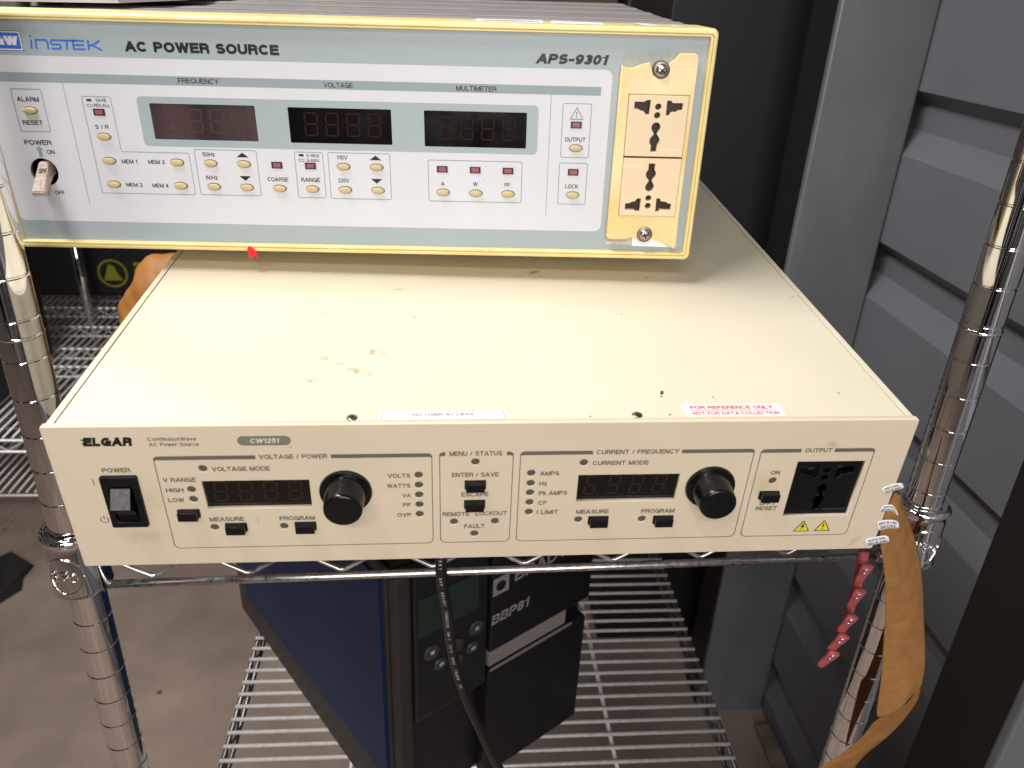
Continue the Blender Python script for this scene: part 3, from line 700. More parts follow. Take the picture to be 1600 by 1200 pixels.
# output socket: black universal outlet
def t_slot(cx, cy, s, flip):
    # one flat-and-T opening; s=+1 opening to the right side
    f = flip
    return [(cx-6.5*s, cy+2.6*f), (cx+0.6*s, cy+2.6*f), (cx+0.6*s, cy+4.4*f), (cx+3.9*s, cy+4.4*f), (cx+3.9*s, cy-4.3*f), (cx+1.2*s, cy-4.3*f), (cx+0.2*s, cy-2.6*f), (cx-2.6*s, cy-2.2*f), (cx-3.6*s, cy-1.1*f), (cx-6.5*s, cy-1.1*f)]
def outlet_holes(u0, v0, size, up=True):
    """openings of a universal socket; in a square of 36.6 mm, T slots on top when up"""
    c = (u0+size/2, v0+size/2); f = 1 if up else -1
    def T(pts): return [(c[0]+(x)*1.0, c[1]+y*f) for x, y in pts]
    hs = []
    left = [(-14.6, 14.2), (-8.8, 14.2), (-7.4, 15.2), (-4.9, 15.4), (-4.9, 6.8), (-7.2, 6.8), (-8.4, 8.6), (-11.0, 9.2), (-12.0, 10.0), (-14.6, 10.2)]
    right = [(5.1, 15.2), (7.6, 15.2), (8.2, 13.9), (14.9, 13.9), (14.9, 9.9), (12.4, 9.6), (11.2, 8.6), (8.0, 8.4), (7.4, 6.6), (5.1, 6.6)]
    hs.append(T(left)); hs.append(T(right)); hs.append(T(circ(0, 11.5, 1.9, 18))); hs.append(T(circ(-0.1, 6.5, 1.9, 18)))
    keyh = []
    for k_ in range(15): a = math.radians(-52+ (284)*k_/14); keyh.append((-0.1+2.75*math.cos(a), -0.6+3.0*math.sin(a)))
    lowp = []
    for k_ in range(7): a = math.radians(128+ (232-128)*k_/6); lowp.append((-0.1+3.15*math.cos(a), -8.6+3.4*math.sin(a)))
    lowr = []
    for k_ in range(7): a = math.radians(-52+ (104)*k_/6); lowr.append((-0.1+3.15*math.cos(a), -8.6+3.4*math.sin(a)))
    keyh = keyh + [(-1.0, -4.6)] + lowp + [(-2.1, -15.3), (1.9, -15.3)] + lowr + [(0.9, -4.6)]
    hs.append(T(keyh))
    return hs
oo = plate('output_socket', rect(OUT), outlet_holes(OUT[0], OUT[1]+0.2, 36.6, True), -1.6, 1.6, BLK, low, 0.12)
plain_box('socket_cavity', (OUT[0]/1000, 0.012, OUT[1]/1000), (OUT[2]/1000, 0.014, OUT[3]/1000), DARK, oo)
rng = random.Random(3)
for (x_, y_) in [(-11, 11.5), (-6.5, 10.0), (8.5, 11.0), (12.5, 11.8), (0, -0.8), (0, -8.5)]:
    c_ = (OUT[0]+18.3+x_, OUT[1]+18.5+y_)
    bm = bmesh.new(); poly2(bm, [(c_[0]-2.2, c_[1]-1.2), (c_[0]+2.2, c_[1]-0.6), (c_[0]+1.8, c_[1]+1.0), (c_[0]-1.6, c_[1]+0.7)], -5.5)
    mesh_obj('contact_spring', bm, mat('socket_contact', (0.10, 0.095, 0.09), 0.35, 0.8), oo)
bm = bmesh.new(); put_text(bm, 'wonpro', OUT[0]+22.5, OUT[0]+35.0, OUT[1]+2.6, 1.9, -1.45, 0.0, 0.2); mesh_obj('embossed_name', bm, mat('black_relief', (0.05, 0.05, 0.055), 0.35), oo)
# top details
TM = Matrix(((0.001,0,0,0),(0,0.001,0,0),(0,0,0.001,0.0888),(0,0,0,1)))
for x_, y_ in ((144.2, 5.9), (286.0, 6.2)):
    bm = bmesh.new(); screw_head(bm, TM @ Matrix.Translation((x_, y_, 0.02)), 2.7, 0.8, 0, 1, 0.1)
    mesh_obj('cover_screw', bm, [SCREW, BLKM], low, True)
def top_label(u0, y0, u1, y1, r, name):
    bm = bmesh.new(); z = 0.15
    f = bm.faces.new([bm.verts.new(TM @ Vector((x_, y_, z))) for x_, y_ in rrect(u0, y0, u1, y1, r, 5)]); f.normal_update()
    if f.normal.z < 0: f.normal_flip()
    return bm
bm = top_label(157.2, 3.75, 220.3, 12.3, 1.5, 'n')
put_text(bm, 'NO USER ACCESS', 173.4, 203.8, 6.9, 2.25, 0.22, 0.0, 0, 1, TM)
rr = rrect(158.0, 3.0, 219.5, 11.5, 1.6, 5)
TM2 = TM
def tribbon(bm, pts, wd, z, mi):
    pts = [Vector(p) for p in pts]
    for a, b in zip(pts[:-1], pts[1:]):
        d = (b-a).normalized(); n_ = Vector((-d.y, d.x))*wd/2
        f = bm.faces.new([bm.verts.new(TM @ Vector((*q, z))) for q in (a-n_, b-n_, b+n_, a+n_)]); f.material_index = mi
tribbon(bm, [(158.3, 3.9), (158.9, 10.2), (160.0, 11.4), (217.6, 11.4), (218.7, 10.2), (219.2, 3.9)], 0.3, 0.21, 1)
mesh_obj('access_label', bm, [WLAB2, GREYINK], low)
bm = top_label(310.8, 4.3, 363.0, 16.1, 1.6, 'r')
put_text(bm, 'FOR REFERENCE ONLY', 315.0, 358.8, 11.1, 2.9, 0.22, 0.012, 0, 1, TM); put_text(bm, 'NOT FOR DATA COLLECTION', 314.8, 360.2, 5.9, 2.7, 0.22, 0.008, 0, 1, TM)
tribbon(bm, [(314.6, 9.9), (359.6, 9.9)], 0.35, 0.22, 1)
mesh_obj('reference_label', bm, [WLAB, RED], low)
for x_, y_, r_ in ((303.3, 26.1, 0.9), (303.9, 28.0, 0.8), (302.5, 23.3, 0.6), (262, 5.2, 0.5), (302.8, 6.4, 0.55), (330.0, 22.5, 0.5)):
    tmp = bmesh.new(); bmesh.ops.create_icosphere(tmp, subdivisions=2, radius=r_); bm = bmesh.new()
    for v in tmp.verts: v.co *= rng.uniform(0.7, 1.25)
    merge(bm, tmp, 0, TM @ Matrix.Translation((x_, y_, r_*0.3)) @ Matrix.Scale(0.4, 4, (0, 0, 1)))
    mesh_obj('dirt_speck', bm, mat('dark_grit', (0.05, 0.045, 0.035), 0.8), low)

# ================================================================ upper instrument
UU = Matrix(((0.99814, 0.05804, -0.01843), (-0.05846, 0.99801, -0.02353), (0.01702, 0.02456, 0.99955)))
UPM = Matrix.Translation((0.3501, 0.1537, 1.1242)) @ UU.to_4x4()
up = empty('power_supply', UPM)
tag(up, 'tall grey and white power source with yellowed bezel, on top of the beige one', 'power supply')
UW, UH = 442.0, 141.1
PD = -4.0  # the printed panel lies 4 mm behind the bezel's face
def frame_loop(u0, v0, u1, v1, r): return rrect(u0, v0, u1, v1, r, 5)
# bezel: lofted frame rings from the outside in
def ring_loft(bm, loops):
    rings = [[bm.verts.new(P(u, v, w)) for u, v in lp] for lp, w in loops]
    n = len(rings[0])
    for a, b in zip(rings[:-1], rings[1:]):
        for i in range(n): bm.faces.new((a[i], a[(i+1) % n], b[(i+1) % n], b[i]))
    return rings
bm = bmesh.new()
def lp(ins, r): return rrect(-UW+ins, ins, -ins, UH-ins, r, 6)
ring_loft(bm, [(lp(0.9, 3.2), -46.0), (lp(0.3, 3.6), -20.0), (lp(0.0, 3.8), -3.0), (lp(0.25, 3.6), -1.2), (lp(1.0, 3.2), -0.2), (lp(1.6, 2.8), 0.0), (lp(2.7, 2.2), 0.0), (lp(2.8, 2.0), -1.5),
               (lp(3.4, 1.8), -1.6), (lp(3.5, 1.6), -0.4), (lp(4.2, 1.2), -0.35), (lp(4.6, 1.0), -0.9), (lp(4.9, 0.8), -4.6)])
bmesh.ops.recalc_face_normals(bm, faces=bm.faces)
bez = mesh_obj('bezel', bm, BEZ, up); autosmooth(bez, 50)
# make normals face outward
for p_ in bez.data.polygons: pass
# body
bm = bmesh.new()
W0, W1 = -UW/1000+0.0012, -0.0012
prof = [(0.0464, 0.0)]
box(bm, (W0, 0.0465, 0.0015), (W1, 0.42, UH/1000-0.0035), 0, 0.001)
for y_ in (0.054, 0.064, 0.078, 0.088):
    box(bm, (W0+0.004, y_, UH/1000-0.0036), (W1-0.004, y_+0.0045, UH/1000-0.0018), 0, 0.0006)
for y_ in (0.12, 0.20, 0.28, 0.36):
    box(bm, (W0+0.004, y_, UH/1000-0.0036), (W1-0.004, y_+0.02, UH/1000-0.0022), 0, 0.0006)
mesh_obj('cover', bm, COVER, up)
for x_ in (-0.40, -0.060):
    for y_ in (0.09, 0.37):
        bm = bmesh.new(); lathe(bm, [(0.011, -0.0178), (0.013, 0.0)], 20, 0, Matrix.Translation((x_, y_, 0.0012))); mesh_obj('foot', bm, RUBBER, up)
# panel
BT = [(-413.0,85.7),(-371.8,71.2),(-371.8,56.5),(-371.9,41.8),(-329.7,56.4),(-329.7,41.8),(-308.9,56.3),(-308.9,41.6),(-288.1,56.3),(-288.1,41.6),
      (-267.3,41.4),(-246.6,41.4),(-225.8,56.0),(-225.8,41.4),(-205.0,56.0),(-205.0,41.4),(-163.3,41.1),(-142.4,41.0),(-121.7,40.9),(-79.9,70.6),(-80.1,41.1)]
W_L = [(-340.6,70.2,-277.1,91.5),(-257.2,69.9,-194.3,91.1),(-174.2,69.5,-111.0,91.1)]
HOLE = (-413.7, 48.6)
hs = [rrect(*w, 0.7, 3) for w in W_L] + [circ(HOLE[0], HOLE[1], 8.5, 40)]
pan = plate('front_panel', rect((-UW+4.7, 4.7, -4.7, UH-4.7)), hs, PD, 2.0, PBLUE, up)
bm = bmesh.new()
white = rrect(-UW+5.2, 17.3, -60.3, 116.8, 4.5, 6)
# white field (two pieces around openings are not needed: holes are cut below the print)
def field(name, outline, holes, w, m, parent): return plate(name, outline, holes, w, 0.06, m, parent)
bm.free()
field('white_field', white, [rrect(-347.8, 65.9, -103.9, 95.4, 3.0, 5), circ(HOLE[0], HOLE[1], 8.5, 40)], PD+0.06, PWHITE, pan)
bm = bmesh.new()
poly2(bm, [(-UW+5.2, 102.1), (-66.5, 102.0), (-66.5, 107.0), (-UW+5.2, 107.4)], PD+0.12)
def outl(pts, r=1.2): ribbon(bm, rpoly(pts, r), 0.5, PD+0.13, True)
outl([(-421.7, 73.3), (-403.8, 73.3), (-403.8, 98.0), (-421.7, 98.0)])
ribbon(bm, [(-389.8, 102.4), (-389.9, 28.2)], 0.4, PD+0.12); ribbon(bm, [(-96.6, 102.0), (-96.7, 26.7)], 0.4, PD+0.12)
outl([(-380.3, 94.6), (-363.0, 94.6), (-363.0, 62.2), (-321.4, 62.2), (-321.4, 36.1), (-380.3, 36.1)])
outl([(-317.8, 36.3), (-279.5, 36.3), (-279.5, 64.6), (-317.8, 64.6)]); outl([(-255.8, 35.8), (-238.2, 35.8), (-238.2, 64.4), (-255.8, 64.4)])
outl([(-235.0, 35.6), (-196.4, 35.6), (-196.4, 64.5), (-235.0, 64.5)]); outl([(-172.4, 35.3), (-113.1, 35.3), (-113.1, 61.3), (-172.4, 61.3)])
outl([(-89.1, 64.8), (-71.6, 64.8), (-71.6, 97.1), (-89.1, 97.1)]); outl([(-89.4, 35.1), (-71.7, 35.1), (-71.7, 61.3), (-89.4, 61.3)])
poly2(bm, [(-414.4, 58.0), (-412.2, 58.0), (-412.2, 62.2), (-411.0, 62.2), (-413.3, 64.6), (-415.6, 62.2), (-414.4, 62.2)], PD+0.13)
mesh_obj('printed_lines', bm, PLINE, pan)
bm = bmesh.new()
put_text(bm, 'AC POWER SOURCE', -349.0, -258.6, 120.3, 5.7, PD+0.12, 0.034); put_text(bm, 'APS-9301', -107.2, -62.7, 119.4, 5.6, PD+0.12, 0.034, 0.22)
for a in [('FREQUENCY',-320.9,-296.4,103.4,2.9),('VOLTAGE',-234.1,-216.5,103.0,2.9),('MULTIMETER',-154.3,-130.0,102.9,2.9),('ALARM',-419.4,-406.2,90.8,2.8),('RESET',-419.4,-407.2,77.2,2.7),
          ('POWER',-421.5,-405.0,65.3,2.9),('ON',-409.1,-404.3,59.9,2.5),('SAVE',-372.3,-365.9,91.6,1.9),('RECALL',-373.8,-364.3,88.6,1.85),('S / R',-375.8,-367.8,75.7,2.5),
          ('MEM 1',-364.0,-354.3,55.0,2.5),('MEM 2',-364.2,-353.9,40.5,2.4),('MEM 3',-347.6,-337.4,55.1,2.5),('MEM 4',-347.7,-337.6,40.3,2.5),('50Hz',-312.9,-305.2,60.5,2.5),
          ('60Hz',-313.1,-305.6,46.1,2.5),('OFF',-410.3,-404.3,34.5,2.5),('COARSE',-274.4,-261.4,45.8,2.6),('0-150V',-248.3,-240.3,61.4,1.8),('0-300V',-248.4,-240.3,58.5,1.8),
          ('RANGE',-253.1,-241.2,45.9,2.6),('110V',-229.8,-222.7,60.4,2.5),('220V',-229.8,-222.7,46.0,2.5),('A',-164.5,-162.2,45.4,2.5),('W',-144.1,-141.0,45.5,2.5),
          ('PF',-123.9,-120.4,45.4,2.5),('OUTPUT',-87.0,-74.0,74.5,2.6),('LOCK',-85.0,-76.6,45.3,2.6)]:
    put_text(bm, a[0], a[1], a[2], a[3], a[4], PD+0.18, 0.0)
for c_, u_ in ((1, -288.3), (1, -205.3)):
    poly2(bm, [(u_-3.6, 60.4), (u_+3.6, 60.4), (u_, 63.3)], PD+0.18); poly2(bm, [(u_-3.6, 48.7), (u_+3.6, 48.7), (u_, 45.7)], PD+0.18)
for u_, v_ in ((-376.3, 92.5), (-251.6, 62.5)): poly2(bm, rect((u_-1.5, v_-0.65, u_+1.5, v_+0.65)), PD+0.18)
for u_, v_ in ((-376.3, 89.4), (-251.7, 59.4)): ribbon(bm, rect((u_-1.5, v_-0.65, u_+1.5, v_+0.65)), 0.25, PD+0.18, True)
ribbon(bm, [(-84.2, 88.0), (-76.5, 88.0), (-80.4, 94.8)], 0.32, PD+0.18, True); poly2(bm, [(-80.75, 92.4), (-80.1, 92.4), (-80.25, 90.2), (-80.55, 90.2)], PD+0.18); poly2(bm, circ(-80.42, 89.3, 0.35, 8), PD+0.18)
mesh_obj('printed_lettering', bm, LOGO, pan)
# maker's logo
bm = bmesh.new()
poly2(bm, [(-437.0, 120.3), (-409.0, 120.3), (-409.0, 128.9), (-437.0, 128.9)], PD+0.12, 0); ribbon(bm, rect((-437.9, 119.4, -408.0, 129.9)), 0.3, PD+0.12, True, 2)
ribbon(bm, rect((-437.4, 119.9, -408.5, 129.4)), 0.7, PD+0.10, True, 1)
put_text(bm, 'GW', -424.6, -409.8, 122.3, 4.9, PD+0.18, 0.06, 0.0, 1)
def st(pts, c=0): ribbon(bm, pts, 1.05, PD+0.14, False, 0)
B_ = 120.9; T_ = 125.5
st([(-403.1, B_-0.4), (-402.3, T_)]); st([(-402.4, 126.7), (-402.2, 127.8)])
st([(-400.2, B_-0.4), (-399.9, T_), (-393.9, T_), (-393.1, T_-0.8), (-393.4, B_-0.4)])
st([(-391.6, B_), (-386.6, B_), (-386.0, B_+0.7), (-386.0, 122.6), (-386.6, 123.2), (-390.6, 123.2), (-391.2, 123.8), (-391.1, 124.8), (-390.4, T_), (-376.8, T_)])
st([(-381.9, T_), (-382.4, B_-0.4)])
st([(-371.5, T_), (-378.3, T_), (-378.6, B_), (-371.8, B_)]); st([(-378.4, 123.2), (-372.2, 123.2)])
st([(-369.4, T_+0.5), (-369.9, B_-0.4)]); st([(-362.6, T_+0.4), (-367.4, 123.2), (-362.2, B_-0.3)]); st([(-369.6, 123.2), (-367.2, 123.2)])
mesh_obj('maker_logo', bm, [BLUEL, LOGOW, GREYINK], pan)
# displays
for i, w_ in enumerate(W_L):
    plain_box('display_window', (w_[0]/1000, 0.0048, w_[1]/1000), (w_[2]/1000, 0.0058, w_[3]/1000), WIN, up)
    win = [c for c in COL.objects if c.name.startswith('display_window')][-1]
    if i == 0: win.data.materials[0] = mat('window_painted_reflection', (0.085, 0.055, 0.055), 0.25, noise=0.6, nscale=55, vstretch=0.12)  # red-brown streaks paint a reflection into this window's colour
    bm = bmesh.new(); off = w_[0]+257.2
    for a in (-248.3, -235.4, -222.4, -209.4): seven_seg(bm, a+off, w_[1]+4.1, a+off+8.6, w_[1]+18.6, -4.74, 1.25, 0.02)
    mesh_obj('digit_segments', bm, SEGR if i else mat('reflection_dimmed_segment', (0.062, 0.036, 0.035), 0.4, spec=0.3), win)  # first window's segments toned to sink into the painted reflection
# oval keys
k0_ = None
for u, v in BT:
    if k0_ is None:
        bm = bmesh.new(); tmp = bmesh.new()
        lathe(bm, [(1.0, 0), (1.0, 1.0), (0.93, 1.5), (0.8, 1.75), (0.5, 1.95), (0.02, 2.0)], 36, 0, PM @ Matrix.Diagonal((4.05, 1.95, 1.0, 1.0)), capt=False)
        k0_ = mesh_obj('oval_key', bm, CAPB, up); autosmooth(k0_, 60)
        bm = bmesh.new(); poly2(bm, [(4.45*math.cos(a*math.pi/18), 2.35*math.sin(a*math.pi/18)) for a in range(36)], 0)
        kr = mesh_obj('key_surround', bm, LREC, k0_); kr.location = P(0.12, -0.02, 0.02)
        o = k0_
    else:
        o = k0_.copy(); link(o, up); c_ = kr.copy(); link(c_, o)
    o.location = P(u, v, PD+0.14)
l0 = None
for u, v in [(-371.5,85.6),(-267.4,56.0),(-246.4,56.0),(-163.5,55.7),(-142.7,55.6),(-121.9,55.5),(-80.4,84.6),(-80.5,55.6)]:
    if l0 is None:
        bm = bmesh.new(); box(bm, (-0.0034, -0.0004, -0.0020), (0.0034, 0.0002, 0.0020), 0); box(bm, (-0.0023, -0.0006, -0.0013), (0.0023, 0.0, 0.0013), 1, 0.0001)
        l0 = mesh_obj('indicator_led', bm, [LEDK, LEDR], up); o = l0
    else: o = l0.copy(); link(o, up)
    o.location = P(u, v, PD+0.14)
# toggle switch
bm = bmesh.new(); lathe(bm, [(8.5, -2), (8.5, -12), (0.1, -12)], 40, 0, PM @ Matrix.Translation((HOLE[0], HOLE[1], PD)), capt=False, capb=False)
bmesh.ops.reverse_faces(bm, faces=bm.faces)
tg = mesh_obj('toggle_switch', bm, BLKM, up, True)
bm = bmesh.new(); tmp = bmesh.new()
prof = [(6.5, -6), (6.2, 0.5), (5.2, 1.5), (-1.0, 5.6), (-9.5, 12.0), (-12.3, 11.6), (-13.0, 9.0), (-9.0, 6.0), (-3.5, -2.0), (-2.5, -6)]
wd = [3.0, 3.0, 3.0, 3.1, 4.0, 4.3, 4.3, 3.6, 3.0, 3.0]
L_ = [bm.verts.new(P(HOLE[0]+1.0-wd[i]+ (-1.6 if v < -5 else 0), HOLE[1]+v, PD+w)) for i, (v, w) in enumerate(prof)]
R_ = [bm.verts.new(P(HOLE[0]+1.0+wd[i]*0.95+ (-1.6 if v < -5 else 0), HOLE[1]+v, PD+w)) for i, (v, w) in enumerate(prof)]
n_ = len(prof)
for i in range(n_-1): bm.faces.new((L_[i], L_[i+1], R_[i+1], R_[i]))
bm.faces.new(L_[::-1]); bm.faces.new(R_)
bmesh.ops.recalc_face_normals(bm, faces=bm.faces)
bmesh.ops.bevel(bm, geom=bm.edges[:], offset=0.0005, segments=2, affect='EDGES')
lev = mesh_obj('lever', bm, TOGW, tg); 
bm = bmesh.new(); 
# OFF printed on the lever's upper slope
a = P(HOLE[0]+1.0, HOLE[1]+2.2, PD+3.7)
put_text(bm, 'OFF', HOLE[0]-1.3, HOLE[0]+3.4, 0, 3.0, 0.0, 0.004, 0, 0, Matrix.Translation(P(0, HOLE[1]+0.4, PD+4.95)) @ Matrix.Rotation(-math.radians(33), 4, 'X') @ PM)
mesh_obj('lever_print', bm, LOGO, lev)
# outlet plate with torn ends
PO = [(-55.9,120.4),(-54.7,119.5),(-51.5,118.6),(-48.9,118.8),(-45.3,120.2),(-42.2,121.3),(-39.3,122.1),(-38.2,119.6),(-36.6,115.0),(-32.0,113.0),(-28.0,116.0),(-27.9,121.4),(-26.3,122.9),(-24.7,123.7),(-23.4,125.6),(-21.9,127.3),
      (-13.6,127.6),(-11.4,126.9),(-10.4,124.5),(-10.5,60.0),(-10.6,25.5),(-10.1,10.0),(-11.0,8.2),(-12.2,8.0),(-18.5,11.9),(-25.1,14.6),(-29.0,15.5),(-34.0,15.6),(-38.3,15.2),(-45.0,13.8),(-55.1,13.9),(-56.9,15.5),(-56.5,31.4),(-56.2,80.0)]
MOD1 = (-50.1, 67.3, -13.4, 104.0); MOD2 = (-50.1, 29.6, -13.4, 66.6)
opl = plate('outlet_plate', PO, [rect((MOD1[0], MOD2[1], MOD1[2], MOD1[3]))], 0.9, 4.6, PLATE, up, 0.55)
for i, m_ in enumerate((MOD1, MOD2)):
    mm = plate('outlet_module', rrect(m_[0]+0.25, m_[1]+0.25, m_[2]-0.25, m_[3]-0.25, 0.5, 2), outlet_holes(m_[0], m_[1], 36.7, i == 0), 1.7, 5.0, MODULE, opl, 0.3)
    bm = bmesh.new()
    u0 = m_[0]+22.2
    if i == 0: put_text(bm, 'wonpro', u0, u0+13.2, m_[1]+3.4, 2.0, 1.78, 0.0, 0.2, 0, None, True)
    else: put_text(bm, 'wonpro', m_[0]+1.4, m_[0]+14.2, m_[3]-5.6, 2.0, 1.78, 0.0, 0.2)
    mesh_obj('embossed_name', bm, mat('pale_relief', (0.88, 0.74, 0.52), 0.3), mm)
bm = bmesh.new(); box(bm, (MOD1[0]/1000, 0.0035, MOD2[1]/1000), (MOD1[2]/1000, 0.0040, MOD1[3]/1000)); mesh_obj('outlet_cavity', bm, mat('dark_brown_cavity', (0.018, 0.008, 0.006), 0.5), opl)
bm = bmesh.new(); put_text(bm, 'U.S.A.PAT.', -24.4, -13.7, 120.8, 1.9, 1.0, 0.0); put_text(bm, '5007848', -24.2, -13.7, 117.9, 1.9, 1.0, 0.0)
mesh_obj('embossed_patent_text', bm, mat('pale_yellow_relief', (0.90, 0.78, 0.50), 0.3), opl)
for (u, v, w_, rt) in ((-32.0, 117.9, 0.2, 0.9), (-31.9, 17.5, 0.9, 0.3)):
    bm = bmesh.new()
    lathe(bm, [(5.0, -4.0 if v > 100 else 0), (5.0, 0.7), (4.6, 0.95), (3.6, 0.95)], 36, 0, PM @ Matrix.Translation((u, v, w_)), capt=True)
    tmpm = PM @ Matrix.Translation((u, v, w_+0.9)); screw_head(bm, tmpm, 3.7, 1.9, 1, 2, rt)
    o = mesh_obj('mounting_screw', bm, [mat('washer_grey', (0.22, 0.19, 0.17), 0.35, 0.9), SCREW, BLKM], opl); autosmooth(o, 40)
bm = bmesh.new(); poly2(bm, rpoly([(-55.4, 112.0), (-22.0, 112.0), (-22.0, 127.9), (-55.4, 127.0)], 2.5), PD+0.05); 
mesh_obj('glue_residue', bm, GHOST, pan)
bm = bmesh.new()
poly2(bm, [(-56.6, 14.4), (-56.4, 9.0), (-39.4, 8.6), (-38.0, 14.5)], PD+0.9, 0); poly2(bm, [(-39.2, 14.6), (-39.0, 8.4), (-13.0, 8.0), (-24.0, 14.8)], PD+1.5, 1)
for k_ in range(12): poly2(bm, circ(-55.2+k_*1.15, 11.6+0.25*math.sin(k_*2.2), 0.34, 6), PD+1.0, 2)
mesh_obj('torn_label', bm, [mat('old_label', (0.62, 0.56, 0.46), 0.6, noise=0.4, nscale=200), mat('exposed_white_paper', (0.85, 0.86, 0.86), 0.5), mat('brown_dots', (0.30, 0.10, 0.06), 0.6)], opl)
# torn stickers on the bezel's top
def up_top(pts, z=0.25): return [Vector((u/1000, y/1000, (UH-0.15+z)/1000)) for u, y in pts]
bm = bmesh.new()
for pts, mi in (([(-143, 4), (-103, 4), (-102, 36), (-143, 34)], 0), ([(-98, 6), (-67, 5), (-66, 28), (-97, 34)], 0), ([(-44, 8), (-33, 7), (-37, 30), (-47, 32)], 0), ([(-27, 6), (-20, 6), (-22, 22), (-28, 20)], 0)):
    f = bm.faces.new([bm.verts.new(v) for v in up_top(pts)]); f.material_index = mi
for s, u0, u1 in (('FOR REFERENCE ONLY', -139.0, -105.0),):
    put_text(bm, s, u0, u1, 16, 7.0, 0.0, 0.004, 0, 1, Matrix.Translation((0, 0, (UH+0.22)/1000)) @ Matrix.Diagonal((0.001, 0.001, 0.001, 1)))
mesh_obj('torn_sticker', bm, [WLAB, mat('faded_red_ink', (0.35, 0.08, 0.06), 0.5)], bez)

# booklet lying on the upper unit
ubk = empty('paper_booklet', UPM @ Matrix.Translation((-0.400, 0.06, UH/1000+0.0004)))
tag(ubk, 'thin pale booklet with a green corner lying on top of the upper unit', 'booklet')
bm = bmesh.new()
g = [( -0.045, -0.004), (0.024, 0.010), (0.046, 0.075), (0.036, 0.26), (-0.045, 0.26)]
for z0, z1, mi, s in ((0.0012, 0.0030, 0, 1.0), (0.0034, 0.0060, 0, 0.97)):
    a_ = [bm.verts.new((x*s, y*s, z0+0.0022*(x < -0.02)*0)) for x, y in g]; b_ = [bm.verts.new((x*s, y*s, z1)) for x, y in g]
    bm.faces.new(a_[::-1]); bm.faces.new(b_)
    for i in range(5): bm.faces.new((a_[i], a_[(i+1) % 5], b_[(i+1) % 5], b_[i]))
mesh_obj('pages', bm, mat('booklet_paper', (0.62, 0.56, 0.54), 0.5), ubk)
bm = bmesh.new(); a_ = [(0.006, 0.0095, 0.0066), (0.024, 0.0180, 0.0066), (0.040, 0.090, 0.0066), (0.010, 0.090, 0.0066)]; bm.faces.new([bm.verts.new(v) for v in a_])
mesh_obj('green_corner', bm, mat('bright_green_print', (0.18, 0.60, 0.02), 0.5), ubk)

# red arrow flag stuck under the bezel
rf = empty('arrow_flag', UPM @ Matrix.Translation(P(-289.3, 0, 1.1)))
tag(rf, 'small bright red arrow flag stuck on the lower edge of the yellowed bezel', 'flag sticker')
bm = bmesh.new(); out = [(-2.6, 2.0), (-1.2, 4.3), (2.2, 2.4), (4.4, -3.4), (1.6, -2.0), (-1.2, -4.6)]
fr = [bm.verts.new(P(u, v, 0)) for u, v in out]; bk = [bm.verts.new(P(u, v, -0.4)) for u, v in out]
bm.faces.new(fr[::-1]); bm.faces.new(bk)
for i in range(6): bm.faces.new((fr[i], fr[(i+1) % 6], bk[(i+1) % 6], bk[i]))
bmesh.ops.recalc_face_normals(bm, faces=bm.faces)
mesh_obj('flag', bm, mat('bright_red_film', (0.85, 0.005, 0.012), 0.35), rf)

# ================================================================ kraft paper strip at the right side
KRAFT = mat('kraft_paper', (0.37, 0.175, 0.058), 0.85, noise=0.30, nscale=110, col2=(0.29, 0.130, 0.040), bump=0.3, bscale=260, spec=0.2)
ks = [(0.4697, 0.05, 1.0093, 0.4758, 0.056, 1.0061), (0.4663, 0.046, 1.0015, 0.4835, 0.058, 0.9928), (0.4613, 0.042, 0.9937, 0.4908, 0.06, 0.9816), (0.461, 0.04, 0.9813, 0.4993, 0.061, 0.9688), (0.4666, 0.04, 0.9711, 0.5064, 0.061, 0.9548), (0.4713, 0.04, 0.9566, 0.5121, 0.06, 0.9392), (0.4802, 0.042, 0.9316, 0.519, 0.057, 0.9174), (0.4878, 0.044, 0.906, 0.5241, 0.054, 0.8956), (0.4933, 0.044, 0.8788, 0.5301, 0.051, 0.8705), (0.4962, 0.042, 0.8569, 0.5335, 0.049, 0.8532), (0.5009, 0.042, 0.8294, 0.5343, 0.048, 0.8466), (0.5041, 0.042, 0.8135, 0.5343, 0.048, 0.8415)]
def strip(name, rows, m, parent, nu=6, thick=0.0004):
    bm = bmesh.new(); grid = []
    for i, r_ in enumerate(rows):
        a, b = Vector(r_[:3]), Vector(r_[3:]); row = []
        for j in range(nu+1):
            t = j/nu; p_ = a.lerp(b, t); p_.y += -0.004*math.sin(math.pi*t) + 0.0012*math.sin(i*1.9+j*1.3)
            row.append(bm.verts.new(p_))
        grid.append(row)
    for i in range(len(grid)-1):
        for j in range(nu): bm.faces.new((grid[i][j], grid[i][j+1], grid[i+1][j+1], grid[i+1][j]))
    o = mesh_obj(name, bm, m, parent, True)
    md = o.modifiers.new('s', 'SUBSURF'); md.levels = 2; md.render_levels = 2
    md = o.modifiers.new('t', 'SOLIDIFY'); md.thickness = thick
    return o
kp = empty('kraft_paper_strip', loc=(0, 0, 0)); tag(kp, 'long brown kraft paper strip hanging and folding beside the right chrome post', 'paper strip')
strip('hanging_length', ks, KRAFT, kp)
k2 = [(0.5045, 0.0425, 0.8129, 0.5348, 0.0485, 0.8409), (0.5085, 0.05, 0.7984, 0.5422, 0.056, 0.8245), (0.5089, 0.054, 0.7866, 0.5492, 0.064, 0.8065), (0.5048, 0.056, 0.7724, 0.5502, 0.07, 0.7756), (0.4994, 0.058, 0.7556, 0.5452, 0.074, 0.7542), (0.4906, 0.058, 0.7487, 0.5349, 0.076, 0.7394), (0.4799, 0.058, 0.7403, 0.5294, 0.078, 0.7194), (0.4677, 0.058, 0.7312, 0.5285, 0.078, 0.6932)]
strip('folded_length', k2, KRAFT, kp)
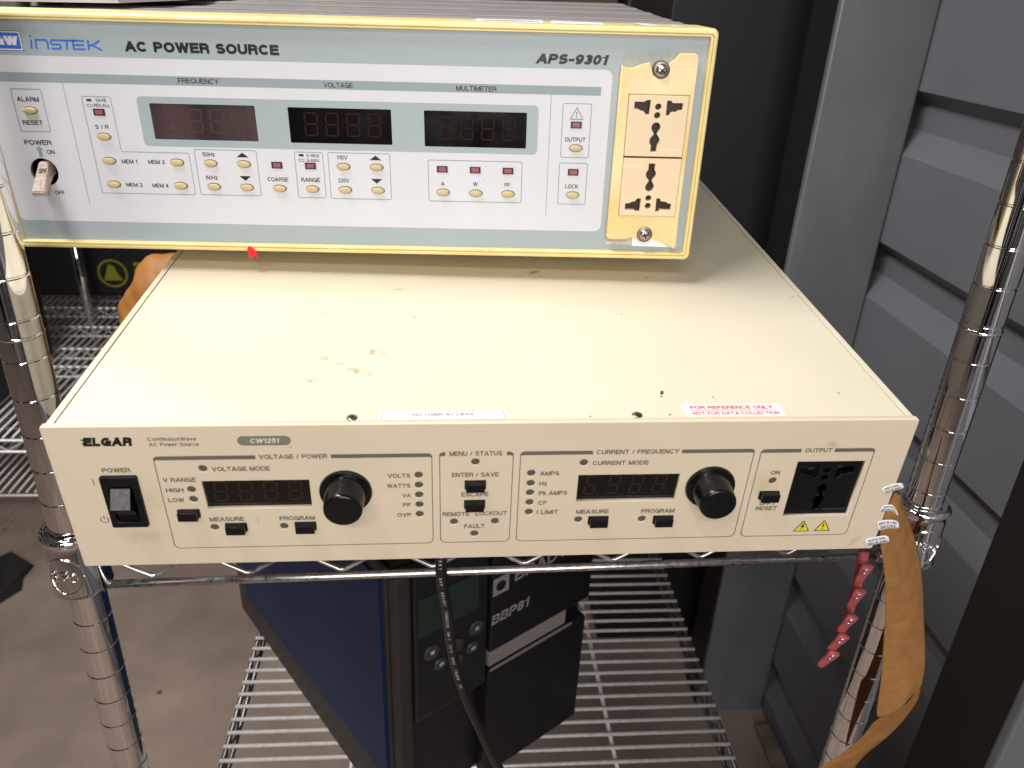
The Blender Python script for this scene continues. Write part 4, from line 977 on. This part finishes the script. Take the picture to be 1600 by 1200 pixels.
# four small white labels
def part_label(pts, lines, label, bend=0.0, rot=False, curl=None):
    """pts: TL, TR, BR, BL in panel mm of the beige unit"""
    c = Vector((sum(p_[0] for p_ in pts)/4, sum(p_[1] for p_ in pts)/4))
    r = empty('part_label', LOWM @ Matrix.Translation(P(c.x, c.y, 0)))
    tag(r, label, 'label', 'small white part number labels on the right edge of the beige unit')
    TL, TR, BR, BL = [Vector(p_) for p_ in pts]; ex = (TL-BL)*0.10; TL, TR, BR, BL = TL+ex, TR+ex, BR-ex, BL-ex
    def f(s, t, w):
        top = TL.lerp(TR, s); bot = BL.lerp(BR, s); q = bot.lerp(top, t)
        n_ = (TL-BL).normalized(); q = q + n_*bend*math.sin(math.pi*s)
        if curl and s > curl[0]:
            d = (s-curl[0])/(1-curl[0]); q = q + Vector((curl[1]*d*d, curl[2]*d*d))
        return P(q.x-c.x, q.y-c.y, w + 2.0*max(0, s-0.6)**1.5)
    bm = bmesh.new(); n1 = 12
    # rounded rectangle outline in (s,t), filled by a grid
    g = [[bm.verts.new(f(min(max(i/n1, 0.0), 1.0), 0.5+(j/4-0.5)*(1-(0.35 if i in (0, n1) else 0.08 if i in (1, n1-1) else 0)), 0.5)) for j in range(5)] for i in range(n1+1)]
    for i in range(n1):
        for j in range(4): bm.faces.new((g[i][j], g[i+1][j], g[i+1][j+1], g[i][j+1]))
    o = mesh_obj('label_paper', bm, WLAB2, r, True); md = o.modifiers.new('t', 'SOLIDIFY'); md.thickness = 0.00012; md.offset = -1
    bm = bmesh.new()
    for k_, s_ in enumerate(lines):
        vs, fs = text_mesh(s_, 0.0, 0.0); x0 = min(v.x for v in vs); x1 = max(v.x for v in vs)
        nv = []
        for v in vs:
            s = 0.10+0.80*(v.x-x0)/(x1-x0)*(0.88 if k_ == 0 else 1.0) + (0.05 if k_ == 0 else 0); t = (0.55 if k_ == 0 else 0.12)+0.30*v.y/CAPH
            if rot: s, t = 1-s, 1-t
            nv.append(bm.verts.new(f(s, t, 0.60)))
        for q_ in fs:
            try: bm.faces.new([nv[i] for i in q_])
            except ValueError: pass
    mesh_obj('label_print', bm, LOGO, r)
LN = ['91472-000', 'REV B 2340']
part_label([(424.0, 43.6), (434.0, 48.0), (436.5, 44.3), (427.3, 40.4)], LN, 'topmost of four white part labels, tilted upward at the right edge', 0.6, curl=(0.8, 0.3, 0.6))
part_label([(428.6, 31.9), (436.5, 31.9), (438.6, 28.9), (427.2, 27.6)], LN, 'second white part label from the top, curling down over the kraft paper', 0.5, curl=(0.55, 1.6, -4.6))
part_label([(428.6, 19.8), (441.0, 20.6), (442.9, 15.8), (431.2, 14.0)], LN, 'third white part label from the top, stuck upside down', 1.1, True)
part_label([(425.2, 7.0), (438.1, 10.3), (440.4, 5.6), (427.6, 2.6)], LN, 'lowest of four white part labels, near the bottom right corner of the beige unit', 0.2)
# red crimp terminals on their carrier
REDP = mat('translucent_red_vinyl', (0.62, 0.13, 0.14), 0.4, noise=0.25, nscale=300, trans=0.35, spec=0.4)
tr = empty('terminal_strip', loc=(0.443, 0.028, 0.93)); tag(tr, 'chain of small red crimp terminals hanging under the right corner of the beige unit', 'terminal strip')
def tl(x, y, z): return Vector((x-0.443, y-0.028, z-0.93))
pl = [(0.4490, 0.030, 0.975), (0.4485, 0.026, 0.955), (0.4475, 0.024, 0.940), (0.4465, 0.022, 0.925), (0.4430, 0.020, 0.911), (0.4400, 0.020, 0.8985)]
bm = bmesh.new(); tube(bm, [tl(x+0.0012, y+0.004, z) for x, y, z in pl], [0.0034, 0.0030, 0.0026, 0.0022, 0.0020, 0.0020], 8); mesh_obj('carrier', bm, REDP, tr, True)
RING = mat('tin_ring', (0.85, 0.80, 0.74), 0.25, 1.0)
sl0 = None
cs = [(0.4485, 0.026, 0.9640, 0.10), (0.4470, 0.024, 0.9460, 0.15), (0.4435, 0.020, 0.9290, 0.28), (0.4405, 0.019, 0.9140, 0.36), (0.4365, 0.018, 0.9010, 0.42)]
for i, (x, y, z, an) in enumerate(cs):
    if sl0 is None:
        bm = bmesh.new(); prof = [(0.0012, -0.0072), (0.0022, -0.0068), (0.0026, -0.0040), (0.0027, 0.0010), (0.0031, 0.0030), (0.0032, 0.0068), (0.0026, 0.0072)]
        lathe(bm, prof, 18, 0); sl0 = mesh_obj('crimp_sleeve', bm, REDP, tr, True); o = sl0
        bm = bmesh.new()
        for zz in (0.0046, 0.0016):
            q = [(0.0017*math.cos(a), -0.0031, zz+0.0015*math.sin(a)) for a in [math.radians(20+ d*280/9) for d in range(10)]]
            tube(bm, q, 0.00032, 6)
        rg = mesh_obj('metal_ring', bm, RING, sl0, True)
    else: o = sl0.copy(); link(o, tr); c_ = rg.copy(); link(c_, o)
    o.location = tl(x, y, z); o.rotation_euler = (0.15, an, 0.0); o.scale = (1.25, 0.75, 1.12)
# ================================================================ black power cable
cpts = [(0.1870, 0.118, 0.960), (0.1862, 0.1005, 0.925), (0.1868, 0.098, 0.900), (0.1905, 0.104, 0.869), (0.1925, 0.110, 0.840), (0.1965, 0.116, 0.806), (0.2055, 0.120, 0.763), (0.2180, 0.122, 0.723), (0.2340, 0.124, 0.676), (0.262, 0.135, 0.60), (0.30, 0.17, 0.53)]
def crom(pts, n):
    out = []; P_ = [Vector(p_) for p_ in pts]; P_ = [P_[0]*2-P_[1]]+P_+[P_[-1]*2-P_[-2]]
    for i in range(1, len(P_)-2):
        for k_ in range(n):
            t = k_/n; a, b, c, d = P_[i-1:i+3]
            out.append(0.5*((2*b)+(c-a)*t+(2*a-5*b+4*c-d)*t*t+(3*b-a-3*c+d)*t**3))
    out.append(P_[-2]); return out
cc = crom(cpts, 10)
CR_ = 0.0040
cb = empty('power_cable', loc=(0, 0, 0)); tag(cb, 'black power cable with white printed wire text hanging down in front of the printer', 'cable')
bm = bmesh.new(); tube(bm, cc, CR_, 16); mesh_obj('cable_sheath', bm, mat('black_cable_sheath', (0.009, 0.008, 0.008), 0.38, bump=0.15, bscale=500), cb, True)
bm = bmesh.new(); s_txt = 'E63351  SVT  E93351  10ARG320  VW-1  70\u00b0C  300V  18AWG  3C'
acc = [0.0]
for a, b in zip(cc[:-1], cc[1:]): acc.append(acc[-1]+(b-a).length)
pos = 0.034; lh = 0.0034
for ch in s_txt:
    adv = 0.0027
    if ch != ' ':
        mid = pos+adv/2
        i = max(j for j in range(len(acc)) if acc[j] <= mid); i = min(i, len(cc)-2)
        p_ = cc[i].lerp(cc[i+1], (mid-acc[i])/(acc[i+1]-acc[i])); d = (cc[i+1]-cc[i]).normalized()
        view = (CP-p_); nrm = (view-d*view.dot(d)).normalized()
        nrm = (nrm + 0.2*d.cross(nrm)).normalized(); up_ = nrm.cross(d)
        vs, fs = text_mesh(ch, 0.01); x0 = min(v.x for v in vs); x1 = max(v.x for v in vs); nv = []
        sc = 0.0022/CAPH
        for v in vs:
            h = (v.y-CAPH/2)*sc; dd = ((v.x-(x0+x1)/2))*sc*0.95
            nv.append(bm.verts.new(p_ + d*dd + up_*(h) + nrm*(math.sqrt(max(0, CR_*CR_-h*h))+0.0001)))
        for f in fs:
            try: bm.faces.new([nv[q] for q in f])
            except ValueError: pass
    pos += adv
mesh_obj('cable_print', bm, mat('white_cable_print', (0.45, 0.45, 0.44), 0.5), cb)

# ================================================================ label printer on the lower shelf
ang = math.atan2(0.57318, 0.81943)
pr = empty('label_printer', Matrix.Translation((0.149, 0.183, 0.5015)) @ Matrix.Rotation(ang, 4, 'Z'))
tag(pr, 'blue and black label printer standing turned on the lower wire shelf', 'printer')
PBLK = mat('printer_black', (0.005, 0.0045, 0.006), 0.38, bump=0.1, bscale=500); PGRY = mat('printer_charcoal', (0.022, 0.018, 0.017), 0.5); PBLU = mat('printer_blue', (0.003, 0.018, 0.062), 0.5, spec=0.25, noise=0.15, nscale=10)
PW, PL_, PH = 0.243, 0.409, 0.335
bm = bmesh.new(); box(bm, (0.0, 0.012, 0.004), (PW, PL_, PH), 0, 0.008); mesh_obj('housing', bm, PBLK, pr)
bm = bmesh.new(); 
box(bm, (-0.004, -0.002, 0.0), (0.012, 0.0115, PH-0.002), 0, 0.003); mesh_obj('corner_post', bm, PGRY, pr)
# left side: charcoal surround, blue inset
bm = bmesh.new(); box(bm, (-0.006, 0.0118, 0.001), (-0.0003, PL_, PH-0.001), 0, 0.002); sd = mesh_obj('side_panel', bm, PGRY, pr)
bm = bmesh.new(); pts = [(0.016, 0.066), (0.060, 0.066), (0.372, 0.052), (0.372, 0.322), (0.018, 0.322)]
a_ = [bm.verts.new((-0.0092, y_, z_)) for y_, z_ in pts]; b_ = [bm.verts.new((-0.0055, y_, z_)) for y_, z_ in pts]; bm.faces.new(a_); bm.faces.new(b_[::-1])
for i in range(5): bm.faces.new((a_[i], b_[i], b_[(i+1) % 5], a_[(i+1) % 5]))
bmesh.ops.recalc_face_normals(bm, faces=bm.faces); mesh_obj('blue_inset', bm, PBLU, sd)
# control side of the front
bm = bmesh.new(); box(bm, (0.0125, -0.004, 0.150), (0.0965, 0.0118, PH-0.004), 0, 0.003); cp = mesh_obj('control_panel', bm, mat('panel_black', (0.007, 0.007, 0.008), 0.3), pr)
bm = bmesh.new(); box(bm, (0.017, -0.0048, 0.256), (0.084, -0.0038, 0.300), 0, 0.0005); mesh_obj('screen', bm, mat('dim_lcd', (0.012, 0.024, 0.017), 0.25), cp)
for x_, z_, r_ in ((0.031, 0.232, 0.0085), (0.082, 0.233, 0.0085), (0.0405, 0.212, 0.007), (0.058, 0.224, 0.0085), (0.060, 0.204, 0.007), (0.078, 0.210, 0.007)):
    bm = bmesh.new(); lathe(bm, [(r_, 0), (r_, 0.0012), (r_*0.9, 0.0018), (0.0002, 0.002)], 20, 0, Matrix.Translation((x_, -0.0040, z_)) @ Matrix.Rotation(math.pi/2, 4, 'X'), capt=False)
    mesh_obj('round_key', bm, mat('key_charcoal', (0.035, 0.034, 0.036), 0.35), cp)
bm = bmesh.new(); FM = Matrix(((0.001,0,0,0),(0,0,-0.001,-0.0062),(0,0.001,0,0),(0,0,0,1)))
for s, u, v in (('\u2713', 31, 230.5), ('x', 82, 231), ('\u2022', 41, 210), ('\u2022', 78, 208)):
    ss = {'\u2713': 'w', '\u2022': 'o'}.get(s, s); put_text(bm, ss, u-2.6, u+2.6, v, 5.5, 0.0, 0.03, 0, 0, FM)
mesh_obj('key_symbols', bm, mat('pale_key_print', (0.42, 0.38, 0.38), 0.5), cp)
bm = bmesh.new(); box(bm, (0.0985, -0.006, 0.190), (0.236, 0.0118, PH-0.004), 0, 0.003); hd = mesh_obj('front_cover', bm, PBLK, pr)
bm = bmesh.new(); box(bm, (0.0985, -0.004, 0.006), (0.236, 0.0118, 0.163), 0, 0.003); mesh_obj('lower_cover', bm, PBLK, pr)
bm = bmesh.new(); FM2 = Matrix(((0.001,0,0,0),(0,0,-0.001,-0.0064),(0,0.001,0,0),(0,0,0,1)))
put_text(bm, 'BBP81', 98.8, 148.0, 226.5, 12.0, 0.0, 0.02, 0.12, 0, FM2)
mesh_obj('model_name', bm, mat('pale_print_on_black', (0.20, 0.18, 0.18), 0.5), hd)
bm = bmesh.new(); tmpo = [(99.5, 262), (119, 262), (119, 283), (99.5, 283)]
bm.faces.new([bm.verts.new(FM2 @ Vector((x_, y_, 0.0))) for x_, y_ in tmpo])
q = [bm.verts.new(FM2 @ Vector((109+6*math.cos(a*math.pi/8), 272+6*math.sin(a*math.pi/8), 0.3))) for a in range(16)]; f = bm.faces.new(q); f.material_index = 1
put_text(bm, 'BRADY', 126, 196, 268, 13, 0.0, 0.02, 0.0, 0, FM2)
mesh_obj('maker_emblem', bm, [mat('pale_print_on_black', (0.3, 0.3, 0.3)), PBLK], hd)
# label leaving the slot
bm = bmesh.new(); box(bm, (0.100, -0.0035, 0.1680), (0.205, 0.006, 0.1885), 0, 0.002); mesh_obj('roller', bm, mat('dim_roller', (0.20, 0.165, 0.15), 0.4), pr)
bm = bmesh.new(); box(bm, (0.100, -0.0062, 0.1640), (0.212, -0.0045, 0.1675), 0, 0.0005); mesh_obj('tear_bar', bm, mat('dim_tear_bar', (0.35, 0.31, 0.29), 0.35, 0.6), pr)

# ================================================================ things at the left behind
KR2 = mat('kraft_wad', (0.42, 0.165, 0.035), 0.6, noise=0.3, nscale=20, bump=0.2, bscale=60)
bm = bmesh.new(); bmesh.ops.create_icosphere(bm, subdivisions=5, radius=1.0)
for v in bm.verts:
    c = v.co; s = 1+0.025*math.sin(c.x*6+c.z*5)+0.02*math.sin(c.y*8+c.z*9)+0.008*math.sin(c.z*21+c.x*13)
    v.co = Vector((c.x*0.060*s, c.y*0.055*s, c.z*0.078*s))
o = mesh_obj('paper_wad', bm, KR2, None, True); o.location = (-0.068, 0.405, 0.958+0.008)
tag(o, 'lump of orange brown kraft paper beside the left edge of the beige unit', 'packing paper')
# second rack
rk = empty('shelving_rack', loc=(-0.9, 1.18, 0)); tag(rk, 'blurred wire shelving rack in the background at the left', 'shelving rack')
def r2(x, y, z): return (x+0.9, y-1.18, z)
bm = bmesh.new(); X0, X1 = -1.9, -0.20
for y_ in (1.176, 1.54, 1.65, 1.80, 1.946, 2.08, 2.17):
    tube(bm, [r2(X0, y_, 0.378), r2(X1, y_, 0.378)], 0.0035, 8); tube(bm, [r2(X0, y_, 0.350), r2(X1, y_, 0.350)], 0.0035, 8)
    q = []; x_ = X0; i = 0
    while x_ < X1: q.append(r2(x_, y_, 0.353 if i % 2 else 0.375)); x_ += 0.035; i += 1
    tube(bm, q, 0.0020, 6)
mesh_obj('cross_rail', bm, WIRED, rk, True)
bm = bmesh.new(); x_ = X0
while x_ < X1: tube(bm, [r2(x_, 1.176, 0.384), r2(x_, 2.2, 0.384)], 0.0025, 6); x_ += 0.0195
mesh_obj('deck_wires', bm, WIRED, rk, True)
bm = bmesh.new(); x_ = X0
while x_ < X1: tube(bm, [r2(x_, 1.30, 0.16), r2(x_, 2.2, 0.16)], 0.0025, 6); x_ += 0.0195
for y_ in (1.30, 1.62, 1.88, 2.17): tube(bm, [r2(X0, y_, 0.152), r2(X1, y_, 0.152)], 0.0035, 8)
mesh_obj('lower_deck_wires', bm, WIRED, rk, True)
for x_, y_ in ((-0.856, 1.90), (-0.22, 1.19), (-0.22, 2.19)):
    bm = bmesh.new(); tube(bm, [r2(x_, y_, 0), r2(x_, y_, 0.9 if y_ == 1.90 else 0.5)], 0.0127, 16); mesh_obj('post', bm, CHROME, rk, True)
# dark bins with yellow label
def bin_(name, a, b, label):
    r = empty(name, loc=((a[0]+b[0])/2, (a[1]+b[1])/2, a[2])); tag(r, label, 'bin', 'black bins on the background rack')
    hx, hy, h = (b[0]-a[0])/2, (b[1]-a[1])/2, b[2]-a[2]
    bm = bmesh.new(); box(bm, (-hx, -hy, 0), (hx, hy, h), 0, 0.01); mesh_obj('bin_body', bm, mat('black_bin', (0.008, 0.008, 0.010), 0.45), r)
    bm = bmesh.new(); box(bm, (-hx-0.008, -hy-0.008, h-0.03), (hx+0.008, hy+0.008, h+0.004), 0, 0.004); mesh_obj('rim', bm, mat('black_bin_rim', (0.010, 0.010, 0.012), 0.4), r)
    return r
b1 = bin_('storage_bin', (-1.25, 2.02, 0.388), (-0.45, 2.60, 0.90), 'black bin with a yellow hand symbol, on the background rack')
LY = mat('dull_yellow_print', (0.20, 0.19, 0.010), 0.5)
bm = bmesh.new(); yb = -0.2925
cx, cz = -0.817+0.85, 0.075
def pt(x, z): return bm.verts.new((x, yb, z))
ro = [(0.044*math.cos(a*math.pi/16), 0.044*math.sin(a*math.pi/16)) for a in range(32)]; ri = [(0.038*math.cos(a*math.pi/16), 0.038*math.sin(a*math.pi/16)) for a in range(32)]
A_ = [pt(cx+x, cz+z) for x, z in ro]; B2 = [pt(cx+x, cz+z) for x, z in ri]
for i in range(32): bm.faces.new((A_[i], A_[(i+1) % 32], B2[(i+1) % 32], B2[i]))
bm.faces.new([pt(cx+x, cz+z) for x, z in ((-0.028, -0.022), (0.028, -0.022), (0.014, 0.0), (0.008, 0.022), (-0.008, 0.030), (-0.020, 0.0))])
for i, wd_ in enumerate((0.055, 0.065, 0.045)): bm.faces.new([pt(cx+0.065+x, cz+0.03-i*0.02+z) for x, z in ((0, -0.006), (wd_, -0.006), (wd_, 0.006), (0, 0.006))])
mesh_obj('hand_symbol_label', bm, LY, b1)
bin_('storage_bin', (-1.75, 1.30, 0.388), (-0.82, 1.60, 0.75), 'second black bin at the left edge behind the chrome post')
# dark scrap on the floor
bm = bmesh.new(); vs0 = [(-0.075, 0.05), (-0.02, 0.085), (0.04, 0.055), (0.035, 0.01), (0.05, -0.03), (0.02, -0.08), (0.0, -0.11), (-0.01, -0.08), (-0.045, -0.02)]
a_ = [bm.verts.new((x*1.0, y, 0.002)) for x, y in vs0]; b_ = [bm.verts.new((x*0.92, y*0.92, 0.018+0.01*math.sin(i*2))) for i, (x, y) in enumerate(vs0)]
bm.faces.new(b_)
for i in range(9): bm.faces.new((a_[i], a_[(i+1) % 9], b_[(i+1) % 9], b_[i]))
o = mesh_obj('floor_scrap', bm, mat('black_scrap', (0.012, 0.010, 0.010), 0.6)); o.location = (-0.83, 1.17, 0.0)
tag(o, 'dark torn scrap lying on the concrete floor at the left', 'scrap')
